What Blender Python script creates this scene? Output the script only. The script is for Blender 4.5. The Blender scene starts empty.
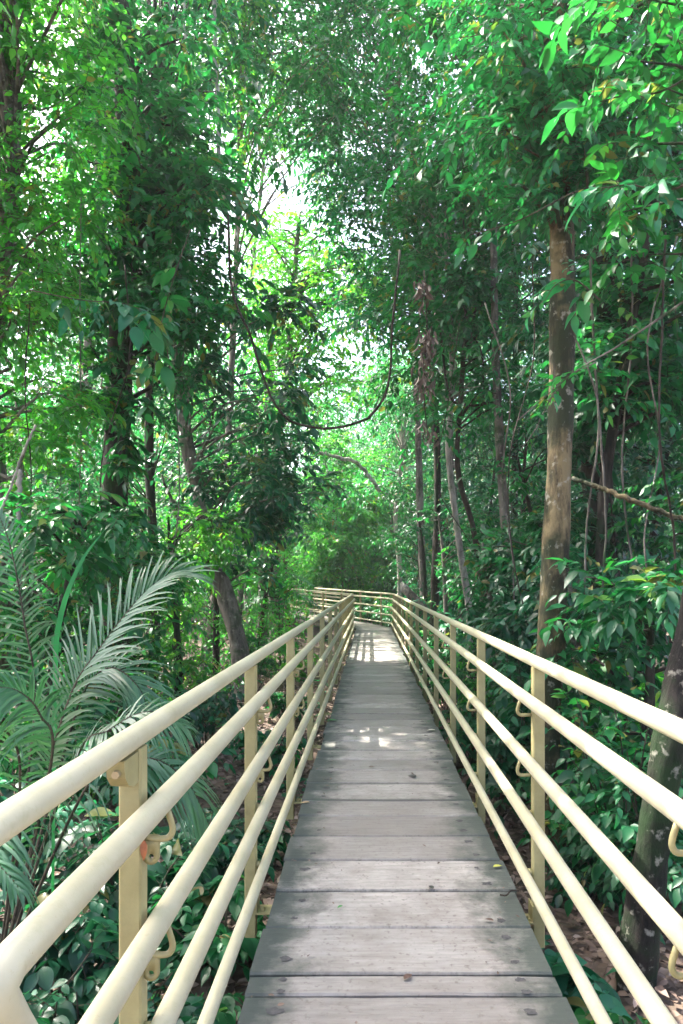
import bpy, bmesh, math, random
import numpy as np
from mathutils import Vector, Matrix

random.seed(7)
RNG = np.random.default_rng(11)
R = math.radians
scene = bpy.context.scene
COL = scene.collection

# ------------------------------------------------------------------ camera
F = 720.0
CAM = Vector((-0.127, 0.0, 1.55))
def at(px, py, Y):
    """point at depth Y seen at a given place of the photograph"""
    return np.array([CAM.x + (px - 370.0) / F * Y, Y, CAM.z - (py - 583.0) / F * Y])
cd = bpy.data.cameras.new("camera")
cam = bpy.data.objects.new("camera", cd); COL.objects.link(cam)
cam.location = CAM; cam.rotation_euler = (R(90), 0, 0)
cd.sensor_fit = 'VERTICAL'; cd.sensor_height = 36.0; cd.lens = F / 1024 * 36
cd.shift_x = -28.5 / 1024; cd.shift_y = 71.0 / 1024
cd.clip_start = 0.05; cd.clip_end = 1200
scene.camera = cam

# ------------------------------------------------------------------ light
SUN_EL, SUN_AZ = R(56), R(-58)      # azimuth from +y, negative = left
SUN = np.array([math.sin(SUN_AZ) * math.cos(SUN_EL), math.cos(SUN_AZ) * math.cos(SUN_EL), math.sin(SUN_EL)])
w = bpy.data.worlds.new("World"); scene.world = w; w.use_nodes = True
nt = w.node_tree; bg = nt.nodes['Background']
sky = nt.nodes.new('ShaderNodeTexSky'); sky.sky_type = 'NISHITA'; sky.sun_disc = False
sky.sun_elevation = SUN_EL; sky.sun_rotation = SUN_AZ
sky.air_density = 0.8; sky.dust_density = 6.0; sky.ozone_density = 1.0
nt.links.new(sky.outputs[0], bg.inputs[0]); bg.inputs[1].default_value = 0.15
sl = bpy.data.lights.new("sun", 'SUN'); sl.energy = 3.8; sl.angle = R(0.6); sl.color = (1.0, 0.96, 0.88)
so = bpy.data.objects.new("sun", sl); COL.objects.link(so)
so.rotation_euler = Vector(SUN).to_track_quat('Z', 'Y').to_euler()
so.location = Vector(SUN) * 60
scene.view_settings.view_transform = 'Standard'; scene.view_settings.look = 'None'
scene.view_settings.exposure = 2.76; scene.view_settings.gamma = 1.0
scene.cycles.max_bounces = 8; scene.cycles.diffuse_bounces = 4; scene.cycles.glossy_bounces = 2
scene.cycles.transmission_bounces = 6; scene.cycles.transparent_max_bounces = 8
scene.cycles.sample_clamp_indirect = 8.0
scene.cycles.use_denoising = True

# ------------------------------------------------------------------ materials
def new_mat(name):
    m = bpy.data.materials.new(name); m.use_nodes = True
    return m, m.node_tree.nodes, m.node_tree.links, m.node_tree.nodes['Principled BSDF']
def nd(N, t, **kw):
    n = N.new(t)
    for k, v in kw.items():
        if k in ('i',):
            for a, b in v.items(): n.inputs[a].default_value = b
        else: setattr(n, k, v)
    return n
def ramp(N, stops):
    r = N.new('ShaderNodeValToRGB'); e = r.color_ramp.elements
    while len(e) < len(stops): e.new(0.5)
    for k, (p, c) in enumerate(stops):
        e[k].position = p; e[k].color = (*c, 1)
    return r
def mixc(N, L, fac, a, b, mode='MIX'):
    m = N.new('ShaderNodeMix'); m.data_type = 'RGBA'; m.blend_type = mode
    for s, v in ((m.inputs[0], fac), (m.inputs[6], a), (m.inputs[7], b)):
        if hasattr(v, 'links') or isinstance(v, bpy.types.NodeSocket): L.new(v, s)
        elif isinstance(v, tuple): s.default_value = (*v, 1)
        else: s.default_value = v
    return m.outputs[2]

def leaf_mat(name, cols, trans, rough=0.42, tfac=0.38, spec=0.45):
    m, N, L, P = new_mat(name)
    a = nd(N, 'ShaderNodeAttribute', attribute_name='rnd')
    cols = [tuple(min(.5, c * 1.15) for c in q) for q in cols]
    cr = ramp(N, [(0, cols[0]), (0.5, cols[1]), (0.9, cols[2]), (.97, cols[3]), (1.0, (.13, .12, .035))])
    L.new(a.outputs['Fac'], cr.inputs[0])
    oi = N.new('ShaderNodeObjectInfo')
    hs = N.new('ShaderNodeHueSaturation')
    mr = nd(N, 'ShaderNodeMapRange', i={3: 0.488, 4: 0.524}); L.new(oi.outputs['Random'], mr.inputs[0]); L.new(mr.outputs[0], hs.inputs['Hue'])
    L.new(cr.outputs[0], hs.inputs['Color'])
    L.new(hs.outputs[0], P.inputs['Base Color'])
    P.inputs['Roughness'].default_value = rough
    P.inputs['Specular IOR Level'].default_value = spec
    t = N.new('ShaderNodeBsdfTranslucent')
    tc = mixc(N, L, 1.0, hs.outputs[0], trans, 'MULTIPLY'); L.new(tc, t.inputs[0])
    mx = N.new('ShaderNodeMixShader'); mx.inputs[0].default_value = tfac
    L.new(P.outputs[0], mx.inputs[1]); L.new(t.outputs[0], mx.inputs[2])
    L.new(mx.outputs[0], N['Material Output'].inputs[0])
    return m
T = (2.2, 2.6, 1.1)
LEAF = {
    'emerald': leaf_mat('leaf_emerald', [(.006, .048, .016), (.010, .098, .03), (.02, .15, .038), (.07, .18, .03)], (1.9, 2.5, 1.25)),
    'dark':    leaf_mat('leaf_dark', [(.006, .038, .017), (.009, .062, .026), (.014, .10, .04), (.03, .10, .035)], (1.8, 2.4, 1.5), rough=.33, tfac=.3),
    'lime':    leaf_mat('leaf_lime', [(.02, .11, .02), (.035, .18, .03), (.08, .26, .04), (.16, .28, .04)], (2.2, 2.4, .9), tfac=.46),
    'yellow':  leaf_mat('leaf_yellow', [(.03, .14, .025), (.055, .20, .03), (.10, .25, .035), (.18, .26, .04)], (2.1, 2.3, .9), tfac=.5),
    'far':     leaf_mat('leaf_far', [(.010, .075, .028), (.02, .115, .04), (.034, .155, .055), (.06, .17, .05)], (2.0, 2.4, 1.2), tfac=.42),
    'palm':    leaf_mat('leaf_palm', [(.022, .07, .032), (.034, .10, .048), (.052, .125, .06), (.11, .13, .05)], (1.5, 2.2, 1.2), rough=.38, tfac=.24, spec=.6),
    'broad':   leaf_mat('leaf_broad', [(.006, .055, .024), (.010, .088, .034), (.018, .13, .05), (.045, .14, .045)], (1.8, 2.4, 1.4), rough=.42, tfac=.32, spec=.32),
}
def dead_mat(name, cols):
    m, N, L, P = new_mat(name)
    a = nd(N, 'ShaderNodeAttribute', attribute_name='rnd')
    cr = ramp(N, [(i / (len(cols) - 1), c) for i, c in enumerate(cols)])
    L.new(a.outputs['Fac'], cr.inputs[0]); L.new(cr.outputs[0], P.inputs['Base Color'])
    P.inputs['Roughness'].default_value = .7
    return m
M_LITTER = dead_mat('dead_leaves', [(.05, .032, .022), (.11, .07, .05), (.19, .13, .10), (.30, .23, .19)])
M_DEAD = dead_mat('withered_leaves', [(.05, .034, .026), (.10, .068, .052), (.17, .125, .10)])

def bark_mat(name, dark, light, moss, moss_amt, lichen=0.0, scale=1.0):
    m, N, L, P = new_mat(name)
    tc = N.new('ShaderNodeTexCoord')
    mp = nd(N, 'ShaderNodeMapping'); mp.inputs['Scale'].default_value = (6 * scale, 6 * scale, 1.6 * scale)
    L.new(tc.outputs['Object'], mp.inputs[0])
    n1 = nd(N, 'ShaderNodeTexNoise', i={'Scale': 1.0, 'Detail': 10, 'Roughness': .72}); L.new(mp.outputs[0], n1.inputs['Vector'])
    n2 = nd(N, 'ShaderNodeTexNoise', i={'Scale': 2.1, 'Detail': 6, 'Roughness': .6}); L.new(tc.outputs['Object'], n2.inputs['Vector'])
    n3 = nd(N, 'ShaderNodeTexNoise', i={'Scale': 11 * scale, 'Detail': 7, 'Roughness': .6}); L.new(tc.outputs['Object'], n3.inputs['Vector'])
    c1 = ramp(N, [(.42, dark), (.58, light)]); L.new(n1.outputs[0], c1.inputs[0])
    mr = ramp(N, [(.62 - .3 * moss_amt, (0, 0, 0)), (.72 - .25 * moss_amt, (1, 1, 1))]); L.new(n2.outputs[0], mr.inputs[0])
    c2 = mixc(N, L, mr.outputs[0], c1.outputs[0], moss)
    lr = ramp(N, [(.62 - .06 * lichen, (0, 0, 0)), (.70 - .06 * lichen, (lichen, lichen, lichen))]); L.new(n3.outputs[0], lr.inputs[0])
    c3 = mixc(N, L, lr.outputs[0], c2, (.36, .34, .28))
    L.new(c3, P.inputs['Base Color']); P.inputs['Roughness'].default_value = .85
    P.inputs['Specular IOR Level'].default_value = .25
    b = nd(N, 'ShaderNodeBump', i={'Strength': 1.0, 'Distance': .06}); L.new(n1.outputs[0], b.inputs['Height'])
    L.new(b.outputs[0], P.inputs['Normal'])
    return m
BARK = {
    'dark': bark_mat('bark_dark', (.010, .008, .007), (.042, .033, .026), (.014, .032, .012), .4, .15),
    'tan': bark_mat('bark_tan', (.018, .013, .008), (.19, .145, .075), (.022, .028, .012), .62, .5),
    'moss': bark_mat('bark_moss', (.007, .006, .005), (.030, .024, .02), (.012, .03, .008), .62, .6),
    'grey': bark_mat('bark_grey', (.06, .05, .043), (.19, .165, .145), (.04, .07, .03), .3, .5),
    'pale': bark_mat('bark_pale', (.16, .145, .125), (.42, .39, .35), (.10, .12, .07), .25, .6),
    'twig': bark_mat('bark_twig', (.03, .025, .018), (.09, .075, .05), (.03, .05, .02), .3, .1),
    'vine': bark_mat('bark_vine', (.02, .015, .012), (.055, .04, .03), (.02, .03, .014), .2, .1),
}

# painted metal
m, N, L, P = new_mat('cream_paint'); M_PAINT = m
tc = N.new('ShaderNodeTexCoord')
n1 = nd(N, 'ShaderNodeTexNoise', i={'Scale': 3.0, 'Detail': 6, 'Roughness': .65}); L.new(tc.outputs['Object'], n1.inputs['Vector'])
n2 = nd(N, 'ShaderNodeTexNoise', i={'Scale': 55.0, 'Detail': 5, 'Roughness': .7}); L.new(tc.outputs['Object'], n2.inputs['Vector'])
c1 = ramp(N, [(.3, (.36, .325, .205)), (.6, (.44, .405, .28))]); L.new(n1.outputs[0], c1.inputs[0])
r2 = ramp(N, [(.60, (0, 0, 0)), (.74, (.55, .55, .55))]); L.new(n2.outputs[0], r2.inputs[0])
c2 = mixc(N, L, r2.outputs[0], c1.outputs[0], (.30, .25, .13))
n3 = nd(N, 'ShaderNodeTexNoise', i={'Scale': 13.0, 'Detail': 8, 'Roughness': .72}); L.new(tc.outputs['Object'], n3.inputs['Vector'])
r3 = ramp(N, [(.55, (0, 0, 0)), (.78, (.5, .5, .5))]); L.new(n3.outputs[0], r3.inputs[0])
c2 = mixc(N, L, r3.outputs[0], c2, (.27, .25, .13))
n4 = nd(N, 'ShaderNodeTexNoise', i={'Scale': 28.0, 'Detail': 9, 'Roughness': .78}); L.new(tc.outputs['Object'], n4.inputs['Vector'])
r4 = ramp(N, [(.655, (0, 0, 0)), (.69, (.85, .85, .85))]); L.new(n4.outputs[0], r4.inputs[0])
c2 = mixc(N, L, r4.outputs[0], c2, (.17, .09, .04))
L.new(c2, P.inputs['Base Color'])
rr = nd(N, 'ShaderNodeMapRange', i={3: .28, 4: .5}); L.new(n1.outputs[0], rr.inputs[0]); L.new(rr.outputs[0], P.inputs['Roughness'])
b = nd(N, 'ShaderNodeBump', i={'Strength': .12, 'Distance': .004}); L.new(n2.outputs[0], b.inputs['Height']); L.new(b.outputs[0], P.inputs['Normal'])
# post paint: the same paint, yellower and darker
m, N, L, P = new_mat('cream_post_paint'); M_POST = m
tc = N.new('ShaderNodeTexCoord')
n1 = nd(N, 'ShaderNodeTexNoise', i={'Scale': 5.0, 'Detail': 7, 'Roughness': .7}); L.new(tc.outputs['Object'], n1.inputs['Vector'])
n2 = nd(N, 'ShaderNodeTexNoise', i={'Scale': 70.0, 'Detail': 4, 'Roughness': .7}); L.new(tc.outputs['Object'], n2.inputs['Vector'])
c1 = ramp(N, [(.3, (.20, .175, .07)), (.65, (.315, .28, .13))]); L.new(n1.outputs[0], c1.inputs[0])
r2 = ramp(N, [(.60, (0, 0, 0)), (.72, (.6, .6, .6))]); L.new(n2.outputs[0], r2.inputs[0])
c2 = mixc(N, L, r2.outputs[0], c1.outputs[0], (.26, .21, .10))
L.new(c2, P.inputs['Base Color']); P.inputs['Roughness'].default_value = .5
m, N, L, P = new_mat('bolt_steel'); M_BOLT = m
P.inputs['Base Color'].default_value = (.35, .29, .18, 1); P.inputs['Metallic'].default_value = .6; P.inputs['Roughness'].default_value = .5

# weathered deck boards: uv = metres along / across the board, rnd = board id
m, N, L, P = new_mat('weathered_boards'); M_DECK = m
uv = N.new('ShaderNodeUVMap'); uv.uv_map = 'board'
a = nd(N, 'ShaderNodeAttribute', attribute_name='rnd')
sx = N.new('ShaderNodeSeparateXYZ'); L.new(uv.outputs[0], sx.inputs[0])
cb = N.new('ShaderNodeCombineXYZ'); L.new(sx.outputs[0], cb.inputs[0]); L.new(sx.outputs[1], cb.inputs[1])
ms = nd(N, 'ShaderNodeMath', operation='MULTIPLY'); L.new(a.outputs['Fac'], ms.inputs[0]); ms.inputs[1].default_value = 37.0; L.new(ms.outputs[0], cb.inputs[2])
mp = nd(N, 'ShaderNodeMapping'); mp.inputs['Scale'].default_value = (3.0, 30, 1); L.new(cb.outputs[0], mp.inputs[0])
g = nd(N, 'ShaderNodeTexNoise', i={'Scale': 1.3, 'Detail': 9, 'Roughness': .7, 'Distortion': .25}); L.new(mp.outputs[0], g.inputs['Vector'])
blot = nd(N, 'ShaderNodeTexNoise', i={'Scale': 3.2, 'Detail': 7, 'Roughness': .68}); L.new(cb.outputs[0], blot.inputs['Vector'])
fine = nd(N, 'ShaderNodeTexNoise', i={'Scale': 36, 'Detail': 5, 'Roughness': .7}); L.new(cb.outputs[0], fine.inputs['Vector'])
cg = ramp(N, [(.25, (.17, .153, .135)), (.5, (.275, .252, .226)), (.78, (.36, .335, .305))]); L.new(g.outputs[0], cg.inputs[0])
hs = N.new('ShaderNodeHueSaturation'); L.new(cg.outputs[0], hs.inputs['Color'])
mrv = nd(N, 'ShaderNodeMapRange', i={3: .62, 4: 1.25}); L.new(a.outputs['Fac'], mrv.inputs[0]); L.new(mrv.outputs[0], hs.inputs['Value'])
br = ramp(N, [(.38, (0, 0, 0)), (.7, (.85, .85, .85))]); L.new(blot.outputs[0], br.inputs[0])
c1 = mixc(N, L, br.outputs[0], hs.outputs[0], (.165, .142, .122))
fr = ramp(N, [(.56, (0, 0, 0)), (.68, (.8, .8, .8))]); L.new(fine.outputs[0], fr.inputs[0])
c1b = mixc(N, L, fr.outputs[0], c1, (.12, .10, .085))
# green black mould creeping in from the board ends
ab = nd(N, 'ShaderNodeMath', operation='ABSOLUTE'); L.new(sx.outputs[0], ab.inputs[0])
ad = nd(N, 'ShaderNodeMath', operation='MULTIPLY_ADD'); L.new(blot.outputs[0], ad.inputs[0]); ad.inputs[1].default_value = .75; L.new(ab.outputs[0], ad.inputs[2])
er = ramp(N, [(.0, (0, 0, 0)), (1.0, (.92, .92, .92))])
er.color_ramp.elements[0].position = .72; er.color_ramp.elements[1].position = .93
L.new(ad.outputs[0], er.inputs[0])
# dirt and rot gathering along the joints between the boards
jy = nd(N, 'ShaderNodeMath', operation='ABSOLUTE'); L.new(sx.outputs[1], jy.inputs[0])
jn = nd(N, 'ShaderNodeMath', operation='MULTIPLY_ADD'); L.new(fine.outputs[0], jn.inputs[0]); jn.inputs[1].default_value = .035; L.new(jy.outputs[0], jn.inputs[2])
jr = ramp(N, [(.193, (0, 0, 0)), (.216, (.85, .85, .85))]); L.new(jn.outputs[0], jr.inputs[0])
c1b = mixc(N, L, jr.outputs[0], c1b, (.055, .052, .045))
c2 = mixc(N, L, er.outputs[0], c1b, (.04, .052, .043))
# rust stains round the bolts
st = nd(N, 'ShaderNodeAttribute', attribute_name='stain')
sn = nd(N, 'ShaderNodeMath', operation='MULTIPLY_ADD'); L.new(fine.outputs[0], sn.inputs[0]); sn.inputs[1].default_value = .5; sn.inputs[2].default_value = -.25
L.new(c2, P.inputs['Base Color']); P.inputs['Roughness'].default_value = .62; P.inputs['Specular IOR Level'].default_value = .4
bm_ = nd(N, 'ShaderNodeBump', i={'Strength': .55, 'Distance': .006}); L.new(g.outputs[0], bm_.inputs['Height']); L.new(bm_.outputs[0], P.inputs['Normal'])
m, N, L, P = new_mat('bolt_stain'); M_STAIN = m
tc = N.new('ShaderNodeTexCoord'); n1 = nd(N, 'ShaderNodeTexNoise', i={'Scale': 60, 'Detail': 4}); L.new(tc.outputs['Object'], n1.inputs['Vector'])
c1 = ramp(N, [(.3, (.035, .035, .036)), (.7, (.075, .07, .068))]); L.new(n1.outputs[0], c1.inputs[0]); L.new(c1.outputs[0], P.inputs['Base Color']); P.inputs['Roughness'].default_value = .8
m, N, L, P = new_mat('dark_timber'); M_BEAM = m
tc = N.new('ShaderNodeTexCoord'); n1 = nd(N, 'ShaderNodeTexNoise', i={'Scale': 9, 'Detail': 6}); L.new(tc.outputs['Object'], n1.inputs['Vector'])
c1 = ramp(N, [(.3, (.03, .03, .022)), (.7, (.085, .08, .06))]); L.new(n1.outputs[0], c1.inputs[0]); L.new(c1.outputs[0], P.inputs['Base Color']); P.inputs['Roughness'].default_value = .9
# forest floor
m, N, L, P = new_mat('forest_floor'); M_GROUND = m
tc = N.new('ShaderNodeTexCoord')
v = nd(N, 'ShaderNodeTexVoronoi', i={'Scale': 14}); L.new(tc.outputs['Object'], v.inputs['Vector'])
n1 = nd(N, 'ShaderNodeTexNoise', i={'Scale': 1.1, 'Detail': 7}); L.new(tc.outputs['Object'], n1.inputs['Vector'])
c1 = ramp(N, [(.0, (.05, .032, .022)), (.5, (.12, .08, .055)), (1, (.25, .18, .14))]); L.new(v.outputs['Color'], c1.inputs[0])
r2 = ramp(N, [(.45, (0, 0, 0)), (.65, (.8, .8, .8))]); L.new(n1.outputs[0], r2.inputs[0])
c2 = mixc(N, L, r2.outputs[0], c1.outputs[0], (.035, .03, .02))
L.new(c2, P.inputs['Base Color']); P.inputs['Roughness'].default_value = .95
b = nd(N, 'ShaderNodeBump', i={'Strength': .8, 'Distance': .03}); L.new(v.outputs['Distance'], b.inputs['Height']); L.new(b.outputs[0], P.inputs['Normal'])

# ------------------------------------------------------------------ mesh helpers
class MB:
    """collects faces of several sizes with a material index and a per-vertex rnd value"""
    def __init__(s): s.v = []; s.r = []; s.f = []; s.n = 0
    def add(s, verts, faces, mat=0, rnd=0.5):
        verts = np.asarray(verts, float).reshape(-1, 3)
        s.v.append(verts)
        s.r.append(np.broadcast_to(np.asarray(rnd, float), (len(verts),)).copy() if np.ndim(rnd) == 0 else np.asarray(rnd, float))
        for fa in faces:
            fa = np.asarray(fa, np.int64)
            if fa.size: s.f.append((fa + s.n, mat))
        s.n += len(verts)
    def box(s, lo, hi, mat=0, rnd=.5):
        x0, y0, z0 = lo; x1, y1, z1 = hi
        v = [(x0,y0,z0),(x1,y0,z0),(x1,y1,z0),(x0,y1,z0),(x0,y0,z1),(x1,y0,z1),(x1,y1,z1),(x0,y1,z1)]
        s.add(v, [np.array([(0,3,2,1),(4,5,6,7),(0,1,5,4),(1,2,6,5),(2,3,7,6),(3,0,4,7)])], mat, rnd)
    def tube(s, pts, rad, seg=10, mat=0, cap=True, rnd=.5, rough=0.0, rng=None):
        pts = np.asarray(pts, float); n = len(pts)
        rad = np.broadcast_to(np.asarray(rad, float), (n,))
        tg = np.gradient(pts, axis=0); tg /= np.linalg.norm(tg, axis=1)[:, None] + 1e-12
        up = np.array([0, 0, 1.0]) if abs(tg[0][2]) < .9 else np.array([0, 1.0, 0])
        sd = np.cross(tg[0], up); sd /= np.linalg.norm(sd)
        ang = np.linspace(0, 2 * math.pi, seg, endpoint=False)
        V = np.empty((n, seg, 3))
        for i in range(n):
            sd = sd - tg[i] * sd.dot(tg[i]); sd /= np.linalg.norm(sd) + 1e-12
            bt = np.cross(tg[i], sd)
            rr = rad[i] * np.ones(seg)
            if rough: rr = rr * (1 + rough * (np.sin(ang * 3 + i * .23) * .5 + np.sin(ang * 5 - i * .37 + 1) * .35 + rng.normal(0, .25, seg)))
            V[i] = pts[i] + (np.cos(ang) * rr)[:, None] * sd + (np.sin(ang) * rr)[:, None] * bt
        i, j = np.meshgrid(np.arange(n - 1), np.arange(seg), indexing='ij'); j2 = (j + 1) % seg
        q = np.stack([i * seg + j, i * seg + j2, (i + 1) * seg + j2, (i + 1) * seg + j], -1).reshape(-1, 4)
        fs = [q]
        if cap: fs += [np.arange(seg)[::-1][None], ((n - 1) * seg + np.arange(seg))[None]]
        s.add(V.reshape(-1, 3), fs, mat, rnd)
    def build(s, name, mats, parent=None, smooth=True, loc=(0, 0, 0)):
        me = bpy.data.meshes.new(name)
        V = np.concatenate(s.v) - np.asarray(loc, float)
        me.vertices.add(len(V)); me.vertices.foreach_set('co', V.ravel().astype(np.float32))
        idx = np.concatenate([f.ravel() for f, _ in s.f]); tot = np.concatenate([np.full(len(f), f.shape[1]) for f, _ in s.f])
        mi = np.concatenate([np.full(len(f), k) for f, k in s.f])
        me.loops.add(len(idx)); me.loops.foreach_set('vertex_index', idx.astype(np.int32))
        me.polygons.add(len(tot)); st = np.concatenate([[0], np.cumsum(tot)[:-1]])
        me.polygons.foreach_set('loop_start', st.astype(np.int32))
        me.polygons.foreach_set('material_index', mi.astype(np.int32))
        me.polygons.foreach_set('use_smooth', np.full(len(tot), bool(smooth)))
        at_ = me.attributes.new('rnd', 'FLOAT', 'POINT'); at_.data.foreach_set('value', np.concatenate(s.r).astype(np.float32))
        for mm in (mats if isinstance(mats, (list, tuple)) else [mats]): me.materials.append(mm)
        me.update(calc_edges=True); me.validate()
        o = bpy.data.objects.new(name, me); COL.objects.link(o); o.location = loc
        if parent: o.parent = parent
        return o
def tag(o, label=None, cat=None, group=None, kind=None):
    if label: o['label'] = label
    if cat: o['category'] = cat
    if group: o['group'] = group
    if kind: o['kind'] = kind
    return o
def empty(name, loc, label, cat, group=None):
    o = bpy.data.objects.new(name, None); COL.objects.link(o); o.location = loc; o.empty_display_size = .2
    return tag(o, label, cat, group)
def part(mb, name, mats, root, smooth=True):
    """mesh given in world coordinates, parented to root"""
    o = mb.build(name, mats, None, smooth, loc=tuple(root.location)); o.location = (0, 0, 0); o.parent = root
    return o
def curve(ctrl, n=24):
    """smooth curve through control points (Catmull-Rom)"""
    P = np.asarray(ctrl, float)
    P = np.vstack([2 * P[0] - P[1], P, 2 * P[-1] - P[-2]])
    out = []; m_ = len(P) - 3
    for k in range(n):
        u = k / (n - 1) * m_; i = min(int(u), m_ - 1); t = u - i
        a, b_, c, d = P[i:i + 4]
        out.append(.5 * ((2 * b_) + (c - a) * t + (2 * a - 5 * b_ + 4 * c - d) * t * t + (3 * b_ - a - 3 * c + d) * t ** 3))
    return np.array(out)
def unit(v): return v / (np.linalg.norm(v, axis=-1, keepdims=True) + 1e-12)

# ------------------------------------------------------------------ ground height
def gz(x, y):
    x = np.asarray(x, float); y = np.asarray(y, float)
    d = np.abs(x - path_x(y))
    g_ = -.82 + .10 * np.sin(x * .7 + y * .31) + .08 * np.sin(x * 1.7 - y * 1.1 + 2) + .05 * np.sin(x * 3.1 + y * 2.3)
    return g_ + np.clip(d - 4, 0, 20) * .035 - .10 * np.exp(-(d / 1.0) ** 2) + np.clip(np.asarray(y) - 26, 0, 40) * .012
def path_x(y):
    y = np.asarray(y, float)
    return np.where(y < 25.2, 0, np.where(y < 32.3, -(y - 25.2) * .47, -3.34))

# ------------------------------------------------------------------ foliage
rs_ = np.random.default_rng(21)
# gaps cut through the leaves towards the sun, to place the sun patches
SHAFTS = [((1.9, 3.6, -.8), .45), ((-1.9, 11.5, -.8), .4)]
SHAFTS += [((rs_.uniform(-.5, .55), rs_.uniform(14.2, 16.2), 0), rs_.uniform(.06, .2)) for _ in range(16)]
SHAFTS += [((rs_.uniform(-.5, .2), rs_.uniform(6.9, 7.6), 0), rs_.uniform(.02, .05)) for _ in range(6)]
SHAFTS += [((rs_.uniform(-.6, .6), rs_.uniform(17, 25), 0), rs_.uniform(.06, .2)) for _ in range(6)]
SHAFTS += [((-.73, rs_.uniform(2, 12), 1.15), rs_.uniform(.03, .07)) for _ in range(7)]
def keep_mask(Pt):
    k = np.ones(len(Pt), bool)
    dx = np.abs(Pt[:, 0] - path_x(Pt[:, 1]))
    k &= ~((dx < np.where(Pt[:, 2] < -.05, .70, .95)) & (Pt[:, 2] < 2.35) & (Pt[:, 1] < 34))
    # the open slot above the boardwalk
    k &= ~((dx < np.where(Pt[:, 1] < 6, 1.0, 1.35)) & (Pt[:, 2] >= 1.2) & (Pt[:, 2] < 2.9) & (Pt[:, 1] < 24))
    k &= ~((np.linalg.norm(Pt - np.array(CAM), axis=1) < 2.0))
    for c, r_ in SHAFTS:
        d = Pt - np.array(c); t = d @ SUN
        k &= ~((np.linalg.norm(d - t[:, None] * SUN, axis=1) < r_ + .004 * t) & (t > .3))
    return k
def add_leaves(mb, O, D, U, Ln, W, rnd, lod=1, droop=.25, fold=.3, mat=0, filt=True):
    if filt:
        k = keep_mask(O + D * (Ln * .6)[:, None])
        if np.ndim(droop): droop = np.asarray(droop)[k]
        O, D, U, Ln, W, rnd = O[k], D[k], U[k], Ln[k], W[k], rnd[k]
    n = len(O)
    if not n: return
    D = unit(D); S = unit(np.cross(D, U)); Nn = np.cross(S, D)
    if lod == 0:
        tmpl = [(0, 0), (1, 0), (.42, 1), (.42, -1)]; faces = [[(0, 1, 2)], [(0, 3, 1)]]; tri = np.array([(0, 1, 2), (0, 3, 1)]); quad = None
    elif lod == 1:
        tmpl = [(0, 0), (.3, 0), (.68, 0), (1, 0), (.28, .95), (.62, .8), (.28, -.95), (.62, -.8)]
        tri = np.array([(0, 1, 4), (2, 3, 5), (0, 6, 1), (2, 7, 3)]); quad = np.array([(1, 2, 5, 4), (1, 6, 7, 2)])
    else:
        ts = [0, .12, .3, .5, .7, .87, 1]; ws = [0, .5, .93, 1, .76, .36, 0]
        tmpl = [(t, 0) for t in ts] + [(t - .02, w_) for t, w_ in zip(ts[1:-1], ws[1:-1])] + [(t - .02, -w_) for t, w_ in zip(ts[1:-1], ws[1:-1])]
        tri = [(0, 1, 7), (5, 6, 11), (0, 12, 1), (5, 16, 6)]; quad = []
        for k in range(1, 5): quad += [(k, k + 1, 7 + k, 6 + k), (k, 11 + k, 12 + k, k + 1)]
        tri = np.array(tri); quad = np.array(quad)
    tm = np.array(tmpl, float); K = len(tm)
    t, s_ = tm[:, 0], tm[:, 1]
    dr = np.broadcast_to(np.asarray(droop, float), (n,))
    V = (O[:, None] + (Ln[:, None] * t)[..., None] * D[:, None] + (W[:, None] * .5 * s_)[..., None] * S[:, None]
         + (fold * W[:, None] * .5 * np.abs(s_) - dr[:, None] * Ln[:, None] * t ** 2)[..., None] * Nn[:, None])
    if lod == 2:
        V += (np.sin(t * 9 + rnd[:, None] * 40) * .03 * W[:, None] * np.abs(s_))[..., None] * Nn[:, None]
    off = np.arange(n)[:, None, None] * K
    fs = [(tri[None] + off).reshape(-1, 3)]
    if quad is not None: fs.append((quad[None] + off).reshape(-1, 4))
    mb.add(V.reshape(-1, 3), fs, mat, np.repeat(rnd, K))
def add_twigs(mb, A, Dr, Ln, dp, r0, mat=1):
    n = len(A)
    if not n: return
    t = np.array([0, .5, 1.0]); ang = np.array([0, 2.094, 4.189])
    C = A[:, None] + (Ln[:, None] * t)[..., None] * Dr[:, None]; C[..., 2] -= (dp * Ln)[:, None] * t ** 2
    S = unit(np.cross(Dr, np.array([0, 0, 1.0]) + 1e-3)); B = np.cross(S, Dr)
    rr = r0 * np.array([1, .7, .3])
    V = C[:, :, None] + rr[None, :, None, None] * (np.cos(ang)[None, None, :, None] * S[:, None, None] + np.sin(ang)[None, None, :, None] * B[:, None, None])
    q = []
    for i in range(2):
        for j in range(3): q.append((i * 3 + j, i * 3 + (j + 1) % 3, i * 3 + 3 + (j + 1) % 3, i * 3 + 3 + j))
    q = np.array(q)
    mb.add(V.reshape(-1, 3), [(q[None] + np.arange(n)[:, None, None] * 9).reshape(-1, 4)], mat, .5)
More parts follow.
